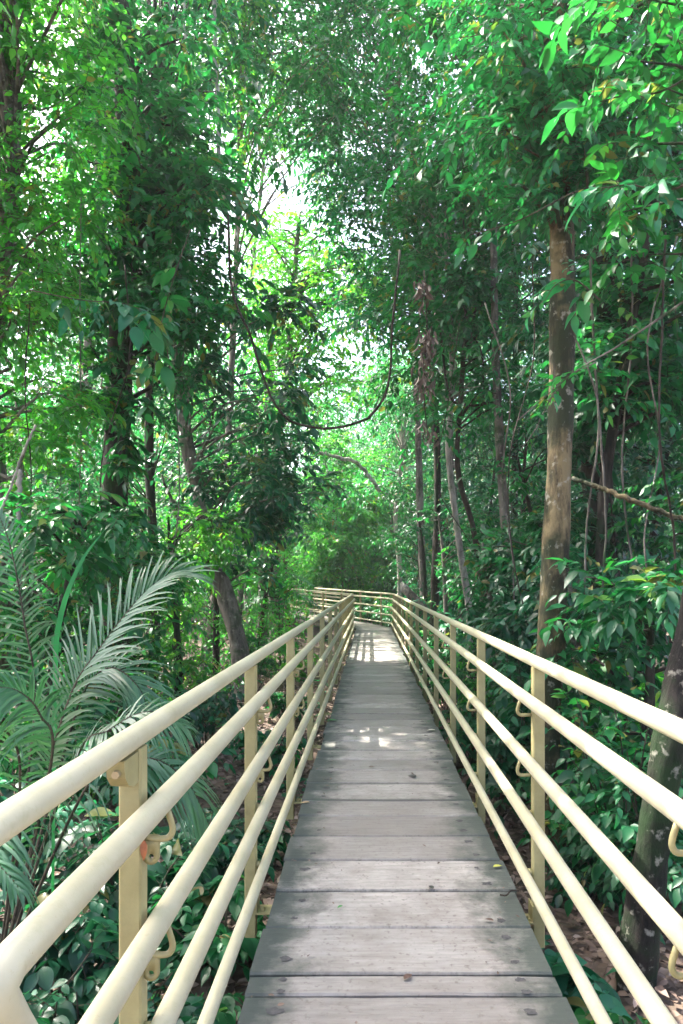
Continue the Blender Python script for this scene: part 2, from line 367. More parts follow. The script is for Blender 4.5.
def sprays(mb, A, Dr, Ln, K, leafL, leafW, rng, lod=1, dp=.35, ldroop=.25, twig=.004, ang=55, mat=0, tmat=1, rlo=0., rhi=1.):
    """leafy twigs: K leaves set alternately along each twig"""
    n = len(A)
    kk = keep_mask(A + Dr * (Ln * .5)[:, None]); A, Dr, Ln = A[kk], Dr[kk], Ln[kk]; n = len(A)
    if not n: return
    if np.ndim(dp) > 0: dp = dp[kk]
    dp = np.broadcast_to(np.asarray(dp, float), (n,))
    if twig: add_twigs(mb, A, Dr, Ln, dp, twig, tmat)
    t = (np.arange(K) + 1.0) / K
    t = t[None] * np.ones((n, 1)) + rng.normal(0, .25 / K, (n, K)); t = np.clip(t, .08, 1)
    C = A[:, None] + (Ln[:, None] * t)[..., None] * Dr[:, None]; C[..., 2] -= (dp * Ln)[:, None] * t ** 2
    tg = Dr[:, None] * np.ones((1, K, 1)); tg = tg.copy(); tg[..., 2] -= 2 * dp[:, None] * t; tg = unit(tg)
    side = unit(np.cross(tg, np.array([0, 0, 1.0]) + rng.normal(0, .12, (n, K, 3))))
    sg = np.where(np.arange(K) % 2 == 0, 1.0, -1.0)[None, :, None] * side
    a_ = R(ang) * (1 - .75 * t ** 4) + rng.normal(0, .2, (n, K))
    D = tg * np.cos(a_)[..., None] + sg * np.sin(a_)[..., None]
    D[..., 2] -= np.abs(rng.normal(.12, .2, (n, K))); D = unit(D)
    U = np.array([0, 0, 1.0]) + rng.normal(0, .38, (n, K, 3))
    L_ = leafL * 1.12 * rng.uniform(.6, 1.2, (n, K)) * rng.choice([.6, .8, 1., 1.1, 1.35], (n, 1), p=[.2, .25, .25, .2, .1]); W_ = 1.22 * L_ * (leafW / leafL) * rng.uniform(.85, 1.15, (n, K))
    base = rng.uniform(rlo, rhi * .92, (n, 1))
    rn = np.clip(base + rng.normal(0, .14, (n, K)), rlo, rhi)
    add_leaves(mb, C.reshape(-1, 3), D.reshape(-1, 3), U.reshape(-1, 3), L_.ravel(), W_.ravel(), rn.ravel(), lod,
               droop=rng.uniform(.4, 1.6, n * K) * ldroop, mat=mat)
def crown(mb, clumps, n_spr, K, leafL, leafW, rng, lod=1, dp=.35, ldroop=.25, twig=.004, spr=1.0, rlo=0., rhi=1.):
    for (x, y, z, r_) in clumps:
        n = max(3, int(n_spr * 1.7 * rng.uniform(.7, 1.3)))
        az = rng.uniform(0, 2 * math.pi, n); el = rng.normal(.15, .5, n)
        Dr = np.stack([np.cos(az) * np.cos(el), np.sin(az) * np.cos(el), np.sin(el)], -1)
        A = np.array([x, y, z]) + Dr * rng.uniform(.0, .55, (n, 1)) * r_ + rng.normal(0, .22, (n, 3)) * r_
        Ln = r_ * rng.uniform(.45, 1.0, n) * spr
        sprays(mb, A, Dr, Ln, K, leafL, leafW, rng, lod, dp * rng.uniform(.5, 1.5, n), ldroop, twig, rlo=rlo, rhi=rhi)
def cloud(rng, n, px, py, Y, r=(.5, .9)):
    """clump centres spread through a block of space: image-width range, image-height range, depth range"""
    out = []
    for _ in range(int(n * 1.5)):
        y = rng.uniform(*Y); p = at(rng.uniform(*px), rng.uniform(*py), y)
        out.append((p[0], p[1], p[2], rng.uniform(*r)))
    return out
def high(rng, n, X, Y, Z, r=(.6, 1.0)):  # unseen foliage, added to block the sun over the deck
    """clump centres high in a crown, above what the camera sees"""
    out = []
    while len(out) < n:
        x, y, z = rng.uniform(*X), rng.uniform(*Y), rng.uniform(*Z)
        if z > CAM.z + .83 * y + .7 or y < -.5: out.append((x, y, z, rng.uniform(*r)))
    return out
def shade_clumps(rng, n):  # unseen clumps added along the sun's path to shade the deck
    out = []
    while len(out) < n:
        q = np.array([rng.uniform(-.8, .8), rng.uniform(.8, 11), 0.]) + SUN * rng.uniform(7, 13.5)
        if q[2] > CAM.z + .83 * q[1] + .6: out.append((q[0], q[1], q[2], rng.uniform(.55, .9)))
    return out
def limbs(mb, trunk, clumps, rng, r0=.03, every=1, seg=5):
    tr = np.asarray(trunk)
    for (x, y, z, r_) in clumps[::every]:
        c = np.array([x, y, z])
        d = np.linalg.norm(tr - c, axis=1) + np.clip(tr[:, 2] - (z - .3 * np.linalg.norm((tr - c)[:, :2], axis=1)), 0, None) * 3
        s_ = tr[int(np.argmin(d))]
        mid = (s_ + c) / 2 + rng.normal(0, .12, 3) + np.array([0, 0, .12 * np.linalg.norm(c - s_)])
        pts = curve([s_, mid, c], 7)
        k = keep_mask(pts)
        if k.all(): mb.tube(pts, np.linspace(r0, r0 * .25, 7), seg, cap=False)
def trunk_tube(mb, pts, r0, r1, rng, n=90, flare=.5, seg=16, rough=.06):
    p = curve(pts, n); t = np.linspace(0, 1, n)
    p = p + np.stack([np.sin(t * 9 + rng.uniform(0, 6)), np.cos(t * 7 + rng.uniform(0, 6)), 0 * t], -1) * r0 * .18
    h = p[:, 2] - p[0, 2]
    rad = r0 + (r1 - r0) * t + flare * r0 * np.exp(-h / (r0 * 2.2))
    rad = rad * (1 + .05 * np.sin(t * 23 + rng.uniform(0, 6)) + .035 * np.sin(t * 61 + rng.uniform(0, 6)))
    mb.tube(p, rad, seg, rough=rough, rng=rng)
    return p
def tree(name, label, cat, pts, r0, r1, bark, clumps, leaf, n_spr=12, K=9, leafL=.13, leafW=.05, lod=1, seed=0, group=None, lr=.03, every=1,
         dp=.35, ldroop=.25, twig=.004, flare=.5, extra=None, spr=1., branches=(), rlo=0., rhi=1.):
    rng = np.random.default_rng(seed + 1000)
    pts = [np.asarray(p, float) for p in pts]
    root = empty(name, tuple(pts[0]), label, cat, group)
    tb = MB(); tp = trunk_tube(tb, pts, r0, r1, rng, flare=flare)
    for bp, b0, b1 in branches: trunk_tube(tb, bp, b0, b1, rng, n=14, flare=0, seg=8)
    allp = np.vstack([tp] + [curve(bp, 10) for bp, _, _ in branches]) if branches else tp
    limbs(tb, allp, clumps, rng, lr, every)
    part(tb, 'trunk', BARK[bark], root)
    cb_ = MB(); crown(cb_, clumps, n_spr, K, leafL, leafW, rng, lod, dp, ldroop, twig, spr, rlo, rhi)
    if extra: extra(cb_, rng)
    if cb_.n: part(cb_, 'crown', [LEAF[leaf], BARK['twig']], root)
    return root

# ================================================================== SETTING
# ground: one sheet, fine near the boardwalk and reaching the horizon
def axis(lo, hi, near, n):
    u = np.linspace(-1, 1, n); a = np.sign(u) * (np.abs(u) ** 3)
    return np.where(u < 0, -a * lo, a * hi) + near * u
gx = axis(-420, 420, 12, 161); gy = axis(-300, 520, 22, 161) + 12
X, Y = np.meshgrid(gx, gy)
Z = gz(X, Y)
mb = MB(); n_ = len(gx); i, j = np.meshgrid(np.arange(len(gy) - 1), np.arange(n_ - 1), indexing='ij')
mb.add(np.stack([X, Y, Z], -1), [np.stack([i * n_ + j, i * n_ + j + 1, (i + 1) * n_ + j + 1, (i + 1) * n_ + j], -1).reshape(-1, 4)])
tag(mb.build('ground', M_GROUND), kind='structure')

# ---- boardwalk centre line
A0 = np.array([0, -1.2]); A1 = np.array([0, 25.25]); A2 = np.array([-3.34, 32.35]); A3 = np.array([-3.0, 41.0])
CL = [A0, A1, A2, A3]
def offset_line(off):
    """corner points of a line parallel to the centre line (off > 0 to the right)"""
    dirs = [unit(CL[k + 1] - CL[k]) for k in range(3)]; nr = [np.array([d[1], -d[0]]) for d in dirs]
    out = [CL[0] + nr[0] * off]
    for k in range(1, 3):
        m_ = nr[k - 1] + nr[k]; out.append(CL[k] + m_ / (1 + nr[k - 1].dot(nr[k])) * off)
    out.append(CL[3] + nr[2] * off)
    return out
def dz(y): return max(0.0, y - 25.2) * .022

bw = empty('boardwalk', (0, 0, 0), 'raised walkway of weathered grey cross boards running ahead between the cream railings', 'boardwalk')
mb = MB(); uvs = []; st_mb = MB(); rng = np.random.default_rng(5)
def plank(c, d, wid, half_l, half_r, z, rid, tilt):
    """one board with bevelled edges: c centre, d walking direction"""
    nrm = np.array([d[1], -d[0]]); g_ = .007; bv = .008; th = .045
    h = wid / 2 - g_
    prof = [(-h, -th), (-h, -bv), (-h + bv, 0), (h - bv, 0), (h, -bv), (h, -th)]
    xs = np.linspace(-half_l, half_r, 9)
    wob = rng.normal(0, .0012, len(xs)); bow = rng.normal(0, .003)
    V = []; 
    for q, x in enumerate(xs):
        for (a_, zz) in prof:
            p = c + nrm * x + d * (a_ + (wob[q] if abs(a_) > .1 else 0))
            V.append((p[0], p[1], z + zz + tilt * x + bow * (x / .6) ** 2 + rng.normal(0, .0006))); uvs.append((x, a_))
    k = len(prof); fs = []
    for q in range(len(xs) - 1):
        for r_ in range(k - 1): fs.append((q * k + r_, q * k + r_ + 1, (q + 1) * k + r_ + 1, (q + 1) * k + r_))
        fs.append((q * k + k - 1, q * k, (q + 1) * k, (q + 1) * k + k - 1))
    caps = np.array([list(range(k)), [ (len(xs) - 1) * k + r_ for r_ in range(k)][::-1]])
    mb.add(V, [np.array(fs)[:, ::-1], caps[:, ::-1]], 0, rid)
    for sx_ in (-1, 1):
        for a_ in (-.28, .22):
            if rng.random() < .3: continue
            x = sx_ * (.46 + rng.normal(0, .012)) ; p = c + nrm * x + d * (a_ * wid + rng.normal(0, .012))
            r_ = rng.uniform(.012, .023); m_ = 12; an = np.linspace(0, 2 * math.pi, m_, endpoint=False)
            rr = r_ * (1 + rng.normal(0, .24, m_)); zt = z + tilt * x + bow * (x / .6) ** 2 + .0028
            vv = [(p[0] + nrm[0] * 1.25 * rr[q] * math.cos(an[q]) + d[0] * rr[q] * math.sin(an[q]), p[1] + nrm[1] * 1.25 * rr[q] * math.cos(an[q]) + d[1] * rr[q] * math.sin(an[q]), zt) for q in range(m_)]
            st_mb.add(vv, [np.arange(m_)[::-1 if False else 1][None]])
seams = [-1.2, -.8, -.41, -.02, .37, .76, 1.15, 1.54, 1.93, 2.32, 2.71, 2.855, 3.245, 3.63, 4.03, 4.41, 4.79, 5.13, 5.58, 5.97]
while seams[-1] < 24.6: seams.append(seams[-1] + rng.choice([.39, .39, .38, .37, .34]))
for k in range(len(seams) - 1):
    if seams[k + 1] - seams[k] < .2: continue
    wid = seams[k + 1] - seams[k]; c = np.array([0, (seams[k] + seams[k + 1]) / 2])
    plank(c, np.array([0, 1.0]), wid, .60 + rng.normal(0, .008), .60 + rng.normal(0, .008), rng.normal(0, .0015), rng.random(), rng.normal(0, .002))
plank(np.array([0, 2.7825]), np.array([0, 1.0]), .142, .60, .60, 0, .4, 0)
# the bends: boards turned step by step, then straight again
y = seams[-1]; c = np.array([0, y]); ang = 0.0
def step(c, ang, n, wid):
    for _ in range(n):
        d = np.array([math.sin(ang), math.cos(ang)]); c2 = c + d * wid
        plank((c + c2) / 2, d, wid, .60, .60, dz((c + c2)[1] / 2) + .0015 * (_ % 2), rng.random(), 0); c = c2
    return c
a1 = math.atan2(A2[0] - A1[0], A2[1] - A1[1])
for q in range(6): ang = a1 * (q + 1) / 7; c = step(c, ang, 1, .22)
ang = a1
c = step(c, a1, int(np.linalg.norm(A2 - c) / .38), .38)
for q in range(6): c = step(c, a1 + (-a1 + .04) * (q + 1) / 7, 1, .22)
c = step(c, .04, 20, .38)
deck = part(mb, 'deck', M_DECK, bw, smooth=False)
ul = deck.data.uv_layers.new(name='board'); uvs = np.array(uvs, np.float32)
li = np.empty(len(deck.data.loops), np.int32); deck.data.loops.foreach_get('vertex_index', li)
ul.data.foreach_set('uv', uvs[li].ravel())
b_ = part(st_mb, 'stain_marks', M_STAIN, bw, smooth=False); b_['kind'] = 'stuff'  # flat dark stain patches on the boards, no bolts modelled
for off in (-.47, .47):
    mb = MB(); ln = offset_line(off)
    for k in range(3):
        p, q = ln[k], ln[k + 1]; d = unit(q - p); nrm = np.array([d[1], -d[0]])
        zz = [dz(p[1]) - .052, dz(q[1]) - .052]
        V = []
        for (pt, z_) in ((p, zz[0]), (q, zz[1])):
            for (a_, h_) in ((-.045, -.2), (.045, -.2), (.045, 0), (-.045, 0)): V.append((*(pt + nrm * a_), z_ + h_))
        mb.add(V, [np.array([(0, 1, 5, 4), (1, 2, 6, 5), (2, 3, 7, 6), (3, 0, 4, 7), (0, 3, 2, 1), (4, 5, 6, 7)])])
    part(mb, 'beam', M_BEAM, bw, smooth=False)
for y in np.arange(1.8, 25, 3.64):
    for sx_ in (-1, 1):
        mb = MB(); mb.tube([(sx_ * .47, y, -1.15), (sx_ * .47, y, -.254)], .07, 10); part(mb, 'pile', M_BEAM, bw)

# ---- railings
RZ = [1.155, .987, .69, .41, .12]
def rail_path(pts2, z, y0=None):
    """rail centre line with rounded corners"""
    P_ = [np.array([*p, z + dz(p[1])]) for p in pts2]; out = [P_[0]]
    for k in range(1, len(P_) - 1):
        a_ = P_[k] + unit(P_[k - 1] - P_[k]) * .16; b2 = P_[k] + unit(P_[k + 1] - P_[k]) * .16
        for t in np.linspace(0, 1, 5): out.append(a_ * (1 - t) ** 2 + 2 * P_[k] * t * (1 - t) + b2 * t * t)
    out.append(P_[-1])
    # divide the long runs so that the tube follows closely
    res = [out[0]]
    for p, q in zip(out[:-1], out[1:]):
        m_ = max(1, int(np.linalg.norm(q - p) / 1.2))
        for t in np.linspace(0, 1, m_ + 1)[1:]: res.append(p + (q - p) * t)
    return np.array(res)
def lug(mb, c, sx_):
    """flat eye plate with a hole, in the plane across the walkway"""
    n = 16; an = np.linspace(0, 2 * math.pi, n, endpoint=False)
    hole = np.stack([np.cos(an) * .007, np.sin(an) * .007], -1)
    outer = []
    for a_ in an:
        cx, cy = math.cos(a_), math.sin(a_)
        if cy < 0: outer.append((cx * .021, cy * .021))
        else: outer.append((.021 * np.clip(cx * 1.5, -1, 1), min(.055, cy * .075)))
    outer = np.array(outer); V = []
    for yy in (-.004, .004):
        for p in outer: V.append((c[0] + sx_ * p[0], c[1] + yy, c[2] + p[1]))
        for p in hole: V.append((c[0] + sx_ * p[0], c[1] + yy, c[2] + p[1]))
    f = []
    for k in range(n):
        k2 = (k + 1) % n
        f += [(k, k2, n + k2, n + k), (2 * n + k2, 2 * n + k, 3 * n + k, 3 * n + k2), (k2, k, 2 * n + k, 2 * n + k2), (n + k, n + k2, 3 * n + k2, 3 * n + k)]
    mb.add(V, [np.array(f)])
def railing(name, label, side, post_off, rail_off, y_first, first_gusset):
    root = empty(name, (side * .715, 2.0, -.25), label, 'railing', 'handrails along the boardwalk')
    top = offset_line(post_off); inn = offset_line(rail_off)
    for k, z in enumerate(RZ):
        src = top if k == 0 else inn
        mb = MB()
        if side < 0 and k in (1,):
            # this rail ends near the camera and loops down to the one below
            x = inn[0][0]; p_ = [q for q in rail_path(inn, z) if q[1] > 1.6]
            loop = [(x, 1.21, .70), (x, 1.15, .78), (x, 1.07, .895), (x, 1.035, .95), (x, 1.032, .972), (x, 1.06, .986), (x, 1.14, .987), (x, 1.35, .987)]
            mb.tube(np.vstack([loop, p_]), .030, 16)
        else:
            mb.tube(rail_path(src, z), .030 if k < 4 else .025, 16)
        part(mb, 'rail', M_PAINT, root)
    # posts along the three runs
    spots = []
    for s in range(3):
        p, q = top[s], top[s + 1]; d = unit(q - p); Ls = np.linalg.norm(q - p)
        pi, qi = inn[s], inn[s + 1]
        t0 = (y_first - p[1]) if s == 0 else 1.0
        for t in np.arange(t0, Ls - .4, 1.82): spots.append((p + d * t, d))
        if s < 2: spots.append((top[s + 1], unit(d + unit(top[s + 2] - q))))
    for n, (p, d) in enumerate(spots):
        z0 = dz(p[1]); nin = np.array([d[1], -d[0]]) * (-side)           # towards the walkway
        def pt(inw, alo, z): 
            b2 = p + nin * inw + d * alo
            return (b2[0], b2[1], z0 + z)
        mb = MB(); hw = .0285; bv = .005
        ring = [(-hw + bv, -hw), (hw - bv, -hw), (hw, -hw + bv), (hw, hw - bv), (hw - bv, hw), (-hw + bv, hw), (-hw, hw - bv), (-hw, -hw + bv)]
        V = [pt(a_, b2, -.24) for a_, b2 in ring] + [pt(a_, b2, 1.132) for a_, b2 in ring]
        f = [(k, (k + 1) % 8, 8 + (k + 1) % 8, 8 + k) for k in range(8)]
        mb.add(V, [np.array(f), np.arange(8)[::-1][None], (8 + np.arange(8))[None]])
        po = bpy.data.objects.new('tmp', None); bpy.data.objects.remove(po)
        post = part(mb, 'post', M_POST, root, smooth=False)
        dist = abs(post_off - rail_off)
        def sub(m2, nm, mat, sm=True):
            o = m2.build(nm, mat, None, sm, loc=tuple(root.location)); o.location = (0, 0, 0); o.parent = post
            return o
        if n < 15:
            for z in RZ[1:3]:                                             # cranked handrail brackets with eye plates
                m2 = MB()
                path = [pt(hw + .004, 0, z - .088), pt(dist + .012, 0, z - .09), pt(dist + .028, 0, z - .078), pt(dist + .03, 0, z - .058), pt(dist + .018, 0, z - .018)]
                m2.tube(curve(path, 12), .0085, 8)
                b2 = np.array(pt(hw + .018, 0, z - .135))
                if side < 0 and n < 3: lug(m2, b2, 1)
                sub(m2, 'bracket', M_POST)
            for z in RZ[3:]:
                m2 = MB(); m2.tube([pt(hw - .004, 0, z), pt(dist - .02, 0, z)], .018, 12); sub(m2, 'stub', M_POST)
            m2 = MB()                                                     # foot cleat bolted to the deck edge
            def bx(a0, a1, b0, b1, z_0, z_1):
                V = [pt(a_, b2, z_) for z_ in (z_0, z_1) for a_, b2 in ((a0, b0), (a1, b0), (a1, b1), (a0, b1))]
                m2.add(V, [np.array([(0, 3, 2, 1), (4, 5, 6, 7), (0, 1, 5, 4), (1, 2, 6, 5), (2, 3, 7, 6), (3, 0, 4, 7)])])
            bx(hw + .001, abs(post_off) - .604, -.05, .05, -.115, -.107); bx(hw + .001, hw + .008, -.05, .05, -.106, -.03)
            m2.tube([pt(hw + .035, -.02, -.106), pt(hw + .035, -.02, -.085)], .012, 6)
            sub(m2, 'foot_cleat', M_POST, False)
        if first_gusset and n == 0:
            m2 = MB(); prof = [(-.03, 1.126), (-.03, 1.05), (-.06, 1.047), (-.10, 1.060), (-.125, 1.085), (-.132, 1.126)]
            V = [pt(a_, b2, z) for a_ in (-.022, .022) for b2, z in prof]; k = len(prof)
            f = [(q, (q + 1) % k, k + (q + 1) % k, k + q) for q in range(k)]
            m2.add(V, [np.array(f), np.arange(k)[::-1][None], (k + np.arange(k))[None]])
            sub(m2, 'gusset', M_POST, False)
            m2 = MB(); m2.tube([pt(.004, -.124, 1.096), pt(.004, -.142, 1.096)], .010, 6); sub(m2, 'bolt', M_BOLT, False)
    return root
railing('railing', 'left cream tubular handrail with five rails, its second rail looping down near the camera', -1, -.732, -.662, 1.84, True)
railing('railing', 'right cream tubular handrail with five rails, passing in front of the tall tan trunk', 1, .703, .633, 1.74, False)

# ---- things lying on the deck
def single_leaf(name, label, cat, p, yaw, L_, W_, col, tilt=.0, droop=.1, group=None):
    mb = MB(); a_ = np.array([[0., 0, 0]]); d = np.array([[math.cos(yaw), math.sin(yaw), tilt]])
    add_leaves(mb, a_ - d * L_ / 2, d, np.array([[0, 0, 1.0]]), np.array([L_]), np.array([W_]), np.array([.5]), 2, droop=droop, fold=.35, filt=False)
    o = mb.build(name, col); o.location = p
    return tag(o, label, cat, group)
def flat(name, c, r=.6):
    m, N, L, P = new_mat(name); tc = N.new('ShaderNodeTexCoord'); n1 = nd(N, 'ShaderNodeTexNoise', i={'Scale': 45, 'Detail': 4}); L.new(tc.outputs['Object'], n1.inputs['Vector'])
    c1 = ramp(N, [(.3, tuple(x * .6 for x in c)), (.7, tuple(min(1, x * 1.25) for x in c))]); L.new(n1.outputs[0], c1.inputs[0]); L.new(c1.outputs[0], P.inputs['Base Color']); P.inputs['Roughness'].default_value = r
    return m
FL = {'brown': flat('leaf_brown', (.09, .05, .035)), 'tan': flat('leaf_tan', (.40, .28, .15)), 'green': flat('leaf_fallen_green', (.06, .22, .05)), 'yellow': flat('leaf_fallen_yellow', (.45, .45, .08)), 'dark': flat('leaf_blackened', (.03, .026, .024)), 'orange': flat('leaf_orange', (.32, .10, .03)), 'white': flat('leaf_bleached', (.5, .46, .40))}
def on_deck(px, py): 
    Yd = F * 1.55 / (py - 583.0); q = at(px, py, Yd); return (q[0], q[1], .012)
for px, py, L_, c, lab in [
    (431, 889, .05, 'dark', 'small black curled leaf on the third board seam of the walkway'),
    (408, 979, .055, 'brown', 'brown fallen leaf on the second nearest board of the walkway'),
    (340, 909, .035, 'green', 'tiny green leaf scrap near the left middle of the walkway boards'),
    (498, 868, .06, 'yellow', 'yellow green fallen leaf at the right end of a walkway board'),
    (305, 804, .07, 'tan', 'tan fallen leaf at the left edge of the walkway'),
    (412, 777, .10, 'dark', 'blackened leaf on a pale board midway along the walkway'),
    (333, 721, .13, 'green', 'green fallen leaf by the left edge of the walkway, beyond the tan one'),
    (431, 731, .09, 'white', 'bleached pale leaf by the right edge of the walkway boards'),
    (372, 768, .06, 'brown', 'small brown leaf in the middle of the walkway just left of the blackened leaf'),
    (489, 922, .045, 'brown', 'brown leaf beside the bolt stains at the right of a near board')]:
    single_leaf('fallen_leaf', lab, 'leaf', on_deck(px, py), random.uniform(0, 6), L_, L_ * .5, FL[c], .05, .12, 'fallen leaves on the boards')
p = at(136, 861, 1.80)
single_leaf('fallen_leaf', 'orange withered leaf caught on the near left post below the second rail', 'leaf', (p[0] + .02, p[1] - .0, p[2]), R(-70), .05, .018, FL['orange'], -1.8, .35)
mb = MB(); q0 = np.array(on_deck(500, 898)); mb.tube(curve([q0 + (0, 0, .004), q0 + (.03, -.01, .006), q0 + (.06, .03, .012), q0 + (.1, .045, .004)], 10), .004, 6)
tag(mb.build('twig', BARK['vine']), 'short dark bent twig on the right edge of the walkway boards', 'twig')

exec_foliage = True
# ================================================================== FOREST
G = lambda x, y: float(gz(x, y))
def base(px, Yd, dzz=-.15):
    x = CAM.x + (px - 370) / F * Yd
    return np.array([x, Yd, G(x, Yd) + dzz])
rg = np.random.default_rng(3)

# -- right: tall tan trunk just behind the railing
b0 = base(549, 6.4)
cl = cloud(rg, 34, (470, 700), (-120, 215), (6.0, 9.0), (.45, .75)) + cloud(rg, 12, (480, 640), (30, 235), (5.6, 6.6), (.3, .45)) + cloud(rg, 8, (440, 560), (-60, 150), (7, 9), (.45, .7))
tree('forest_tree', 'tall straight tree with blotchy tan trunk right behind the right railing', 'tree', [b0, at(550, 700, 6.4), at(556, 480, 6.45), at(561, 290, 6.5), at(566, 100, 6.6), at(575, -150, 6.8)], .125, .10, 'tan', cl, 'emerald', 12, 10, .095, .036, 1, 1, lr=.025, flare=.35)
# -- right: mossy leaning trunk closest to the camera
b0 = base(628, 4.1)
cl = cloud(rg, 14, (630, 820), (-260, 80), (4.2, 5.8), (.35, .55)) + cloud(rg, 4, (610, 720), (40, 260), (4.8, 5.6), (.25, .4))
tree('forest_tree', 'leaning mossy dark trunk at the right edge with big leaves overhead', 'tree', [b0, at(649, 880, 4.1), at(672, 740, 4.1), at(697, 590, 4.15), at(742, 350, 4.3), at(795, 0, 4.6)], .10, .08, 'moss', cl, 'emerald', 6, 8, .105, .04, 2, 2, lr=.018, flare=.4, every=1, rlo=.2)
# -- right: dark vine-wrapped trunk behind
b0 = base(600, 10.2)
cl = cloud(rg, 26, (540, 720), (120, 420), (9.5, 12.5), (.5, .9)) + cloud(rg, 10, (560, 650), (300, 560), (9.3, 10.2), (.35, .55))
tree('forest_tree', 'dark vine wrapped trunk behind the tan trunk on the right', 'tree', [b0, at(602, 560, 10.2), at(598, 400, 10.2), at(604, 200, 10.4), at(600, -100, 10.6)], .24, .17, 'dark', cl, 'dark', 11, 9, .15, .055, 1, 3, lr=.03)
# -- right: slim pale trunk and its dark neighbour
b0 = base(470, 14.0)
cl = cloud(rg, 22, (400, 500), (170, 400), (13, 16), (.6, 1.0))
tree('forest_tree', 'slim pale spotted trunk rising behind the right railing, curved at its top', 'tree', [b0, at(469, 620, 14), at(459, 540, 14), at(449, 450, 14), at(452, 380, 14), at(446, 250, 14)], .075, .045, 'pale', cl, 'emerald', 14, 9, .15, .055, 1, 4, lr=.025)
b0 = base(486, 13.2)
cl = cloud(rg, 20, (440, 560), (200, 420), (12, 15), (.6, .9))
tree('forest_tree', 'thin dark crooked stem just right of the slim pale trunk', 'tree', [b0, at(485, 610, 13.2), at(474, 530, 13.2), at(458, 470, 13.2), at(460, 400, 13.2), at(470, 260, 13.4)], .06, .04, 'vine', cl, 'emerald', 14, 9, .14, .05, 1, 5, lr=.022)
# -- right upper masses, tall trees whose trunks stand back among the others
for s_, (bpx, Yd, px, py, yr, n, leaf, rr, lab) in enumerate([
    (520, 12.5, (395, 560), (-40, 190), (11, 14.5), 34, 'emerald', (.6, 1.0), 'tall tree with glossy emerald foliage overhanging the boardwalk at upper right'),
    (430, 17.0, (335, 470), (150, 345), (15, 18), 30, 'emerald', (.7, 1.15), 'tree with arching green branches over the middle of the boardwalk'),
    (640, 8.6, (590, 760), (150, 420), (8, 10.5), 26, 'emerald', (.45, .75), 'tree with drooping green foliage at the right edge, beyond the leaning mossy trunk'),
    (426, 21.0, (255, 440), (-80, 150), (17, 23), 50, 'emerald', (.9, 1.4), 'very tall dark green tree at upper centre behind the overhanging one'),
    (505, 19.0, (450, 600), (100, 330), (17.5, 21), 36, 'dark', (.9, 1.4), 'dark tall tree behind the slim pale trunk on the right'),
    (205, 19.0, (205, 350), (-120, 140), (15, 22), 38, 'emerald', (.7, 1.2), 'tall green tree leaning towards the gap of sky left of centre'),
    (465, 24.0, (300, 440), (60, 260), (21, 26), 26, 'far', (1.0, 1.5), 'pale green tree in the centre, behind the arching branches'),
    (250, 27.0, (235, 345), (60, 320), (25, 30), 24, 'lime', (1.1, 1.6), 'pale tree behind the yellow green one, left of centre'),
    (585, 16.0, (540, 720), (-60, 200), (14.5, 18), 34, 'dark', (.8, 1.3), 'dark tall tree filling the top right corner behind the tan trunk')]):
    b0 = base(bpx, Yd); top = np.array([np.mean([c_ for c_ in px]), 0]); 
    tp = at(.6 * np.mean(px) + .4 * bpx, py[0], Yd)
    md = (b0 + tp) / 2 + rg.normal(0, .25, 3)
    tree('forest_tree', lab, 'tree', [b0, b0 * .6 + md * .4 + rg.normal(0, .1, 3), md, tp], .07 + .003 * Yd, .05, ['grey', 'dark', 'dark', 'grey', 'dark', 'grey', 'grey', 'grey', 'dark'][s_], cloud(rg, n, px, py, yr, rr), leaf, 13, 9, .15, .056, 1, 20 + s_, lr=.03)
# -- left: big dark trunk with climbers
b0 = base(122, 11.0)
cl = cloud(rg, 32, (60, 225), (90, 340), (9.8, 13), (.5, .85)) + cloud(rg, 18, (85, 190), (0, 420), (9.9, 10.7), (.3, .5)) + cloud(rg, 7, (95, 145), (390, 600), (10.3, 10.8), (.2, .32))
tree('forest_tree', 'thick dark trunk hung with climbers, left behind the palm fronds', 'tree', [b0, at(120, 620, 11), at(116, 480, 11), at(118, 350, 11), at(128, 180, 11), at(120, -120, 11.2)], .235, .15, 'dark', cl, 'emerald', 10, 9, .15, .056, 1, 6, lr=.04)
b0 = base(154, 13)
tree('forest_tree', 'thin dark upright trunk just right of the thick dark trunk', 'tree', [b0, at(153, 560, 13), at(150, 440, 13), at(152, 300, 13), at(150, 130, 13)], .09, .07, 'dark', cloud(rg, 30, (110, 205), (60, 330), (12.5, 15), (.6, .9)) + cloud(rg, 16, (130, 250), (-260, 60), (12, 15.5), (.8, 1.2)), 'emerald', 12, 9, .15, .055, 1, 7, lr=.03)
b0 = base(243, 14)
tree('forest_tree', 'leaning grey forked trunk left of the walkway, leaning to the left', 'tree', [b0, at(236, 640, 14), at(216, 560, 14), at(200, 490, 14), at(184, 430, 14), at(176, 330, 14.2), at(190, 200, 14.4)], .19, .10, 'grey',
     cloud(rg, 24, (165, 325), (300, 560), (11.5, 15.5), (.35, .75)) + cloud(rg, 8, (225, 300), (440, 570), (13.5, 15.5), (.4, .7)), 'dark', 12, 9, .15, .058, 1, 8, lr=.03,
     branches=[([at(213, 575, 14), at(200, 550, 13.9), at(186, 530, 13.8), at(172, 500, 13.7)], .085, .06)])
